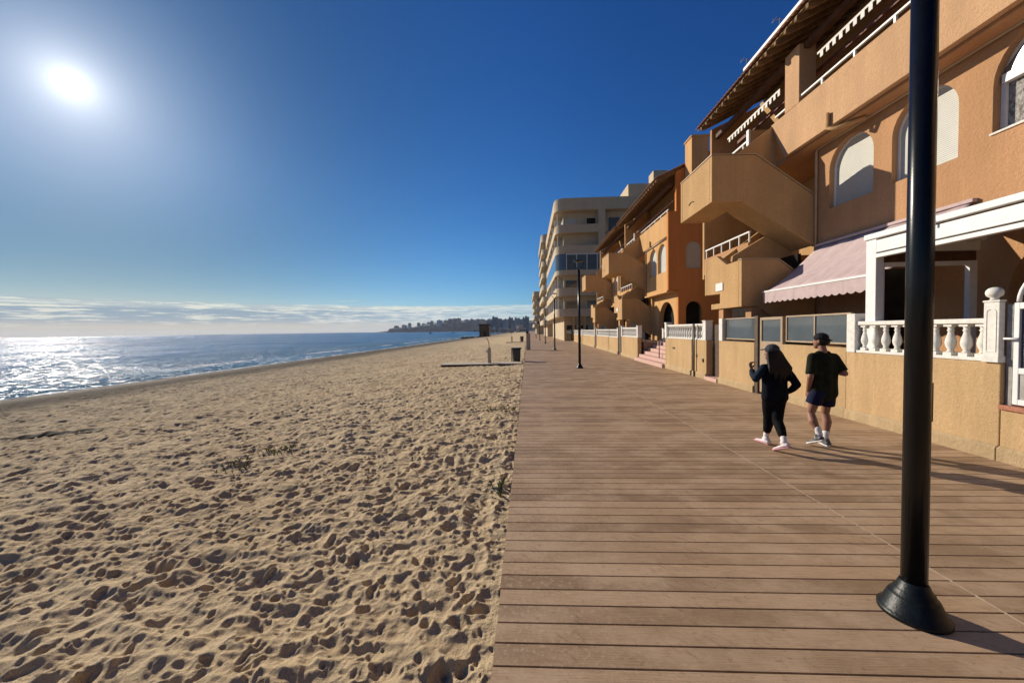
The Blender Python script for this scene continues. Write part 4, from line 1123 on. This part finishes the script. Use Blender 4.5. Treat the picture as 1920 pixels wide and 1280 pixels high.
def build_distance():
    rng = random.Random(21)
    # headland
    prof = [(-640, 0), (-560, 9), (-556, 20), (-470, 22), (-430, 30), (-380, 38), (-300, 46), (-220, 48), (-150, 44), (-80, 40), (60, 40), (400, 44)]
    m = MB(); rows = []
    for k, (dy, f) in enumerate(((-60, 0.0), (-40, .75), (0, 1.0), (160, 1.05), (400, .9))):
        rows.append([])
        for i in range(len(prof) - 1):
            for s in range(4):
                x = prof[i][0] + (prof[i + 1][0] - prof[i][0]) * s / 4; h = prof[i][1] + (prof[i + 1][1] - prof[i][1]) * s / 4
                rows[-1].append((x, 1500 + dy, -1.5 + h * f * (1 + .12 * mnoise.noise((x * .03, dy * .02, 3)))))
    m.sheet(rows, False); tag(m.build('headland', 'hill'), kind='structure')
    # town on the headland and along the bay
    g = 'blocks along the distant headland skyline'
    for i in range(22):
        x = -540 + i * 22 + rng.uniform(-6, 6); y = 1440 + rng.uniform(0, 60)
        hb = 18 + 24 * min(1, max(0, (x + 560) / 260)); w = rng.uniform(9, 20); h = rng.uniform(3, 9) * (1.6 if i in (4, 9, 14) else 1)
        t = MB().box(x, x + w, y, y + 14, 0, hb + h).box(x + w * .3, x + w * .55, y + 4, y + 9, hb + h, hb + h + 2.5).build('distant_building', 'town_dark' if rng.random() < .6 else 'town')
        tag(t, 'dark blue-grey building on the hazy distant headland skyline', 'building', g)
    g2 = 'tall blocks at the far end of the bay'
    for i in range(14):
        f = i / 13; y = 560 + rng.uniform(-30, 60); x = -70 + f * 66 + rng.uniform(-2, 2)
        w = rng.uniform(5, 9); h = rng.uniform(14, 21) + (5 if i in (2, 8, 11) else 0)
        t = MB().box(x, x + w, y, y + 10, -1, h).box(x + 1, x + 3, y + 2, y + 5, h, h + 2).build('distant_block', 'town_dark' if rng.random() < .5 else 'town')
        tag(t, 'dark tall block in the hazy town at the far end of the beach', 'building', g2)
    g3 = 'low white houses behind the far beach'
    for i in range(12):
        x = -44 + i * 3.6 + rng.uniform(-.8, .8); y = 330 + rng.uniform(-10, 20); h = rng.uniform(2.4, 5.0) + (2.5 if i in (9, 10) else 0)
        t = MB().box(x, x + rng.uniform(2.4, 3.6), y, y + 6, -.5, h).box(x + .4, x + 1.2, y - .06, y - .01, .4, 1.8).build('distant_house', 'town_white')
        tag(t, 'small pale house behind the far end of the beach', 'house', g3)
    for i in range(9):
        x = -48 + i * 5.5 + rng.uniform(-2, 2); y = 300 + rng.uniform(-6, 6)
        mm = MB(); r0_ = rng.uniform(1.3, 2.2)
        for q in range(60):
            d = Vector((rng.gauss(0, 1), rng.gauss(0, 1), rng.gauss(0, .6))).normalized() * rng.uniform(.5, 1.0)
            c = Vector((x + d.x * r0_ * 1.5, y + d.y * r0_, .6 + r0_ * .5 + d.z * r0_ * .7)); e = .45
            mm.add([c + Vector((rng.uniform(-e, e), rng.uniform(-e, e), rng.uniform(-e, e))) for _ in range(3)], [(0, 1, 2)])
        o = mm.build('shrub', 'plant', None, recalc=False); tag(o, 'dark low shrub at the back of the far beach', 'shrub', 'shrubs at the back of the far beach')
    # two tiny boats and a ship
    for x, y, s, lab in ((-112, 420, 1.0, 'tiny dark boat on the blue water, the left of two'), (-92, 452, .8, 'tiny dark boat on the blue water, the right of two'), (-2300, 2700, 4.5, 'faint ship on the sea horizon beyond the glitter')):
        t = thing('boat', (x, y, -1.2), lab, 'boat')
        MB().prism([(x - 2.4 * s, -1.4), (x + 1.9 * s, -1.4), (x + 2.8 * s, -.5 * s - .3), (x - 2.6 * s, -.6 * s - .3)], 'y', y - .9 * s, y + .9 * s).build('hull', 'town_dark', t)
        MB().box(x - .9 * s, x + .7 * s, y - .5 * s, y + .5 * s, -.6 * s - .32, .5 * s).build('cabin', 'town_dark', t)
        MB().tube([(x, y, .4 * s), (x, y, 2.6 * s)], .06 * s, 6).build('mast', 'town_dark', t)

def build_haze():
    m = bpy.data.materials.new('haze'); m.use_nodes = True
    nt = m.node_tree; nt.nodes.remove(nt.nodes['Principled BSDF'])
    v = nt.nodes.new('ShaderNodeVolumePrincipled'); v.inputs['Color'].default_value = (.86, .92, 1, 1)
    v.inputs['Density'].default_value = HAZE_DENSITY; v.inputs['Anisotropy'].default_value = .2
    nt.links.new(v.outputs[0], nt.nodes['Material Output'].inputs['Volume'])
    MATS['haze'] = m
    o = MB().box(-8600, 4100, -700, 8100, -4.2, 75).build('haze', 'haze'); tag(o, kind='stuff')
HAZE_DENSITY = 1.0e-4

# ------------------------------------------------------------------ people
def capsule(mb, a, ra, b, rb, seg=14, flat=False):
    a, b = Vector(a), Vector(b); d = b - a; L = d.length
    if L < 1e-5: return mb.ball(a, ra)
    d.normalize(); up = Vector((0, 0, 1)) if abs(d.z) < .9 else Vector((1, 0, 0))
    u = d.cross(up).normalized(); v = u.cross(d).normalized()
    ring = []
    if flat: st = [(0, ra), (L, rb)]
    else: st = [(-ra * math.cos(t), ra * math.sin(t)) for t in (.15, .6, 1.1, math.pi / 2)] + [(L + rb * math.cos(t), rb * math.sin(t)) for t in (math.pi / 2, 1.1, .6, .15)]
    vs_ = []
    for h, r in st:
        vs_ += [a + d * h + (u * math.cos(2 * math.pi * k / seg) + v * math.sin(2 * math.pi * k / seg)) * r for k in range(seg)]
    n = len(st)
    fs = [(j * seg + i, j * seg + (i + 1) % seg, (j + 1) * seg + (i + 1) % seg, (j + 1) * seg + i) for j in range(n - 1) for i in range(seg)]
    fs += [tuple(range(seg))[::-1], tuple(range((n - 1) * seg, n * seg))]
    return mb.add(vs_, fs, True)

def chain(mb, pts, rs):
    for i in range(len(pts) - 1): capsule(mb, pts[i], rs[i], pts[i + 1], rs[i + 1])

def fuse(mb, name, mat, parent, voxel=.008, smooth=4):
    """fuse overlapping forms into one continuous skin"""
    o = mb.build(name, mat, None)
    r = o.modifiers.new('r', 'REMESH'); r.mode = 'VOXEL'; r.voxel_size = voxel; r.use_smooth_shade = True
    s = o.modifiers.new('s', 'SMOOTH'); s.factor = .5; s.iterations = smooth
    dg = bpy.context.evaluated_depsgraph_get(); dg.update()
    me = bpy.data.meshes.new_from_object(o.evaluated_get(dg)); me.name = name
    bpy.data.objects.remove(o)
    me.transform(Matrix.Translation(-root_loc(parent)))
    n = bpy.data.objects.new(name, me); COL.objects.link(n); n.parent = parent
    me.polygons.foreach_set('use_smooth', [True] * len(me.polygons))
    if not me.materials: me.materials.append(MATS[mat])
    return n

def hand(mb, wrist, direc, palm, side, curl=.5):
    """palm, four bent fingers and a thumb"""
    d = Vector(direc).normalized(); p = Vector(palm).normalized(); s = d.cross(p).normalized() * side
    w = Vector(wrist)
    for k in (-1, -.33, .33, 1): capsule(mb, w + s * .014 * k, .014, w + d * .075 + s * .028 * k, .012)
    for k, L in ((-1, .062), (-.33, .074), (.33, .078), (1, .068)):
        a = w + d * .078 + s * .029 * k; b = a + (d * math.cos(curl * .6) + p * math.sin(curl * .6)) * L * .5
        c = b + (d * math.cos(curl * 1.5) + p * math.sin(curl * 1.5)) * L * .32; e = c + (d * math.cos(curl * 2.2) + p * math.sin(curl * 2.2)) * L * .26
        chain(mb, [a, b, c, e], [.0095, .009, .0085, .0075])
    a = w + d * .02 + s * .026; b = a + (d * .7 + s * .6 + p * .35).normalized() * .038; c = b + (d * .85 + s * .15 + p * .5).normalized() * .03
    chain(mb, [a, b, c], [.012, .0105, .009])

def head(mb, c, r, face):
    """skull, jaw, nose, ears; face = direction looked at"""
    f = Vector(face).normalized(); up = Vector((0, 0, 1)); s = f.cross(up).normalized(); c = Vector(c)
    mb.ball(c + up * .02, (r * .80, r * .86, r * .92), 16, 12)
    capsule(mb, c - up * .03 + f * .03, r * .62, c - up * .075 + f * .055, r * .36)
    capsule(mb, c - f * .0 + f * r * .83 + up * .012, .011, c + f * r * .98 - up * .02, .014)
    for k in (-1, 1):
        capsule(mb, c + s * k * r * .80 + up * .02, .012, c + s * k * r * .80 - up * .022 , .010)
        capsule(mb, c + f * r * .70 + s * k * .032 + up * .03, .016, c + f * r * .72 + s * k * .04 + up * .03, .014)
    capsule(mb, c + f * r * .80 + s * -.02 - up * .05, .009, c + f * r * .80 + s * .02 - up * .05, .009)

def shoe(mb_u, mb_s, heel, toe, w=.046):
    h, t = Vector(heel), Vector(toe); d = (t - h); L = d.length; d.normalize()
    s = d.cross(Vector((0, 0, 1))).normalized(); n = s.cross(d).normalized()
    lerp = lambda f, tab: float(np.interp(f, [q[0] for q in tab], [q[1] for q in tab]))
    W = ((0, .030), (.25, .034), (.5, .036), (.75, .044), (.9, .040), (1, .026)); Hh = ((0, .056), (.2, .060), (.42, .046), (.65, .034), (.85, .026), (1, .018))
    for i in range(13):
        f = .05 + .88 * i / 12; ww, hh = lerp(f, W), lerp(f, Hh); c = h + d * L * f
        capsule(mb_u, c + s * ww * .42 + n * (hh * .5 + .014), hh * .54, c - s * ww * .42 + n * (hh * .5 + .014), hh * .54)
    capsule(mb_u, h + d * L * .1 + n * .04, .04, h + d * L * .2 + n * .085, .042)
    for i in range(19):
        f = i / 18; ww = lerp(f, W); c = h + d * L * f
        capsule(mb_s, c + s * ww * .62 + n * .010, .015, c - s * ww * .62 + n * .010, .015)

def build_man():
    t = thing('person', (4.43, 5.74, 0), 'walking person in dark olive T-shirt, dark blue shorts and black cap, nearer the wall', 'person')
    hl, hr = (4.35, 5.73, .84), (4.515, 5.75, .84)
    kl, kr = (4.285, 5.79, .49), (4.545, 5.85, .47)
    al, ar = (4.30, 5.63, .205), (4.48, 5.75, .115)
    neck = (4.445, 5.77, 1.415); hc = (4.435, 5.80, 1.578)
    sl, sr = (4.285, 5.76, 1.345), (4.605, 5.77, 1.335)
    el, er = (4.205, 5.69, 1.05), (4.675, 5.66, 1.10)
    wl, wr = (4.255, 5.80, .83), (4.56, 5.90, 1.14)
    b = MB()
    chain(b, [hl, kl, (4.268, 5.715, .375), (4.285, 5.665, .28), al], [.082, .054, .060, .045, .036])
    chain(b, [hr, kr, (4.537, 5.80, .35), (4.505, 5.775, .22), ar], [.082, .054, .060, .045, .037])
    capsule(b, hl, .09, hr, .09)
    chain(b, [(4.43, 5.74, .86), (4.435, 5.75, 1.08), (4.44, 5.76, 1.27)], [.095, .09, .10])
    capsule(b, sl, .055, sr, .055); chain(b, [neck, (4.44, 5.79, 1.50)], [.056, .050])
    chain(b, [sl, el, wl], [.050, .041, .028]); chain(b, [sr, er, wr], [.050, .041, .028])
    hand(b, wl, (.12, .25, -1), (1, .1, .1), 1, .5); hand(b, wr, (-.7, .55, .35), (-.3, -.3, .5), -1, .8)
    head(b, hc, .102, (-.62, .78, -.05))
    chain(b, [al, (al[0] - .01, al[1] + .03, al[2] - .07)], [.038, .034]); chain(b, [ar, (ar[0], ar[1] + .05, .06)], [.038, .034])
    fuse(b, 'body', 'skin', t, .0065, 3)
    c = MB()   # loose T-shirt
    for z, hw, r, yy in ((.80, .085, .108, 5.745), (.92, .082, .105, 5.75), (1.06, .085, .104, 5.755), (1.19, .10, .108, 5.76), (1.29, .115, .090, 5.765)):
        capsule(c, (4.437 - hw, yy, z), r, (4.437 + hw, yy, z), r)
    for k in (-1, 1): chain(c, [(4.437 + k * .085, 5.745, .80), (4.437 + k * .083, 5.75, .95), (4.437 + k * .09, 5.755, 1.10), (4.437 + k * .115, 5.765, 1.29)], [.108, .105, .106, .09])
    chain(c, [(4.437, 5.75, .79), (4.437, 5.76, 1.28)], [.128, .128])
    capsule(c, (4.30, 5.76, 1.345), .066, (4.59, 5.77, 1.335), .066)
    capsule(c, (4.385, 5.77, 1.385), .055, (4.50, 5.77, 1.385), .055)
    capsule(c, sl, .066, (4.215, 5.70, 1.09), .066, flat=True); capsule(c, sl, .064, (4.23, 5.72, 1.15), .058)
    capsule(c, sr, .066, (4.665, 5.68, 1.13), .068, flat=True); capsule(c, sr, .064, (4.65, 5.70, 1.18), .058)
    fuse(c, 'shirt', 'olive', t, .010, 5)
    c = MB()
    capsule(c, (4.36, 5.74, .80), .108, (4.505, 5.75, .80), .108)
    capsule(c, hl, .10, (4.305, 5.765, .635), .100, flat=True); capsule(c, hr, .10, (4.535, 5.81, .61), .104, flat=True)
    fuse(c, 'shorts', 'blue_short', t, .010, 3)
    for a, mid in ((al, (4.288, 5.655, .285)), (ar, (4.492, 5.762, .19))):
        c = MB(); chain(c, [mid, a, (a[0], a[1] + .03, a[2] - .05)], [.047, .042, .044]); fuse(c, 'sock', 'sock', t, .007, 2)
    for heel, toe in (((4.305, 5.565, .125), (4.245, 5.775, .02)), ((4.475, 5.685, .004), (4.50, 5.945, .004))):
        u, s = MB(), MB(); shoe(u, s, heel, toe)
        sh = fuse(u, 'shoe', 'shoe_grey', t, .006, 2); fuse(s, 'sole', 'sole', sh, .006, 1)
    f = Vector((-.62, .78, 0)).normalized()
    c = MB(); H = Vector(hc)
    c.ball(H + Vector((0, 0, .052)) - f * .004, (.096, .100, .080))
    fuse(c, 'cap', 'black_cap', t, .007, 2)
    c = MB(); sd = f.cross(Vector((0, 0, 1)))
    for k in (-.05, -.025, 0, .025, .05):
        capsule(c, H - f * .08 + sd * k + Vector((0, 0, .035)), .009, H - f * (.135 - abs(k) * .6) + sd * k + Vector((0, 0, .012)), .007)
    fuse(c, 'cap_peak', 'black_cap', t, .005, 1)
    c = MB(); c.ball(H + Vector((0, 0, .0)) - f * .025, (.090, .092, .074)); fuse(c, 'hair', 'hair', t, .007, 2)

def build_woman():
    t = thing('person', (3.64, 5.62, 0), 'walking person with long dark hair, grey cap, navy jacket, black cropped leggings and white shoes', 'person')
    hl, hr = (3.575, 5.64, .775), (3.70, 5.60, .775)
    kl, kr = (3.655, 5.78, .43), (3.68, 5.61, .41)
    al, ar = (3.655, 5.83, .115), (3.625, 5.385, .175)
    neck = (3.65, 5.65, 1.275); hc = (3.645, 5.69, 1.425)
    sl, sr = (3.505, 5.65, 1.20), (3.79, 5.62, 1.185)
    el, er = (3.365, 5.61, 1.045), (3.89, 5.52, .965)
    wl, wr = (3.41, 5.80, 1.165), (3.855, 5.65, .83)
    b = MB()
    chain(b, [hl, kl, (3.665, 5.80, .31), al], [.08, .050, .052, .031])
    chain(b, [hr, kr, (3.66, 5.51, .32), ar], [.08, .050, .053, .031])
    capsule(b, hl, .085, hr, .085); chain(b, [(3.64, 5.62, .78), (3.645, 5.63, .98), (3.65, 5.64, 1.13)], [.09, .08, .085])
    capsule(b, sl, .045, sr, .045); chain(b, [neck, (3.648, 5.675, 1.345)], [.046, .042])
    chain(b, [sl, el, wl], [.043, .035, .025]); chain(b, [sr, er, wr], [.043, .035, .025])
    hand(b, wl, (-.02, .35, .95), (.4, -.6, .1), 1, 1.0); hand(b, wr, (-.25, .55, -.8), (-.8, .1, .2), -1, .8)
    head(b, hc, .097, (-.60, .80, -.10))
    chain(b, [al, (al[0], al[1] + .03, .06)], [.033, .032]); chain(b, [ar, (ar[0] - .01, ar[1] + .04, .115)], [.033, .032])
    fuse(b, 'body', 'skin', t, .0065, 3)
    c = MB()   # loose jacket
    for z, hw, r, yy in ((.77, .085, .098, 5.62), (.88, .078, .096, 5.625), (1.0, .072, .094, 5.63), (1.11, .085, .094, 5.64), (1.18, .095, .075, 5.645)):
        capsule(c, (3.645 - hw, yy, z), r, (3.645 + hw, yy, z), r)
    for k in (-1, 1): chain(c, [(3.645 + k * .085, 5.62, .77), (3.645 + k * .076, 5.625, .92), (3.645 + k * .078, 5.635, 1.06), (3.645 + k * .095, 5.645, 1.18)], [.098, .096, .094, .075])
    chain(c, [(3.645, 5.62, .76), (3.648, 5.64, 1.16)], [.118, .112])
    capsule(c, (3.53, 5.65, 1.205), .056, (3.77, 5.625, 1.19), .058)
    chain(c, [sr, (3.845, 5.57, 1.08), er, (3.88, 5.585, .895), (3.86, 5.64, .845)], [.060, .056, .054, .048, .038])
    capsule(c, (3.60, 5.655, 1.235), .048, (3.70, 5.655, 1.235), .048); chain(c, [(3.648, 5.655, 1.26), (3.648, 5.665, 1.30)], [.058, .055])
    fuse(c, 'jacket', 'navy', t, .010, 5)
    c = MB(); chain(c, [sl, (3.43, 5.625, 1.12), el, (3.375, 5.70, 1.10), (3.402, 5.77, 1.145)], [.060, .056, .054, .047, .038]); fuse(c, 'sleeve', 'sleeve', t, .009, 3)
    c = MB()
    capsule(c, (3.585, 5.64, .75), .102, (3.695, 5.60, .75), .102)
    chain(c, [hl, (3.61, 5.71, .60), kl, (3.665, 5.80, .31), (3.66, 5.815, .225)], [.094, .082, .068, .066, .056])
    chain(c, [hr, (3.695, 5.62, .60), kr, (3.66, 5.51, .32), (3.645, 5.455, .255)], [.094, .082, .068, .066, .056])
    fuse(c, 'leggings', 'legging', t, .009, 3)
    for a, mid in ((al, (3.657, 5.823, .17)), (ar, (3.635, 5.415, .215))):
        c = MB(); chain(c, [mid, a, (a[0], a[1] + .03, a[2] - .05)], [.040, .037, .039]); fuse(c, 'sock', 'sock', t, .007, 2)
    for heel, toe in (((3.665, 5.775, .004), (3.60, 6.0, .01)), ((3.66, 5.32, .10), (3.575, 5.52, .004))):
        u, s = MB(), MB(); shoe(u, s, heel, toe)
        sh = fuse(u, 'shoe', 'shoe_white', t, .006, 2); fuse(s, 'sole', 'pink_sole', sh, .006, 1)
    f = Vector((-.60, .80, 0)).normalized(); H = Vector(hc)
    c = MB(); c.ball(H + Vector((0, 0, .05)) - f * .004, (.094, .097, .080)); fuse(c, 'cap', 'cap', t, .007, 2)
    c = MB(); sd = f.cross(Vector((0, 0, 1)))
    for k in (-.05, -.025, 0, .025, .05):
        capsule(c, H + f * .075 + sd * k + Vector((0, 0, .05)), .009, H + f * (.155 - abs(k) * .7) + sd * k + Vector((0, 0, .035)), .007)
    fuse(c, 'cap_peak', 'cap', t, .005, 1)
    c = MB(); rng = random.Random(4)
    c.ball(H - f * .03 - Vector((0, 0, .01)), (.093, .09, .085))
    for k in range(18):   # long loose hair falling down the back
        u = k / 17 - .5
        L = .40 - .16 * abs(u) + rng.uniform(-.06, .03)
        x = H.x + u * .16
        chain(c, [(x, H.y - .05 - .03 * math.cos(u * 3), H.z + .0), (x + u * .06 + .01, H.y - .10, H.z - .12), (x + u * .12 + .02, H.y - .155, H.z - .22), (x + u * .14 + .03 + rng.uniform(-.02, .02), H.y - .165, H.z - L)], [.03, .032, .028, .008])
    fuse(c, 'hair', 'hair', t, .007, 2)

# ------------------------------------------------------------------ assemble
build_boardwalk()
HZ = build_beach()
build_sea()
build_villas()
build_towers()
build_walls()
build_awnings()
build_lamps()
build_beach_things(HZ)
build_distance()
build_man()
build_woman()
build_haze()
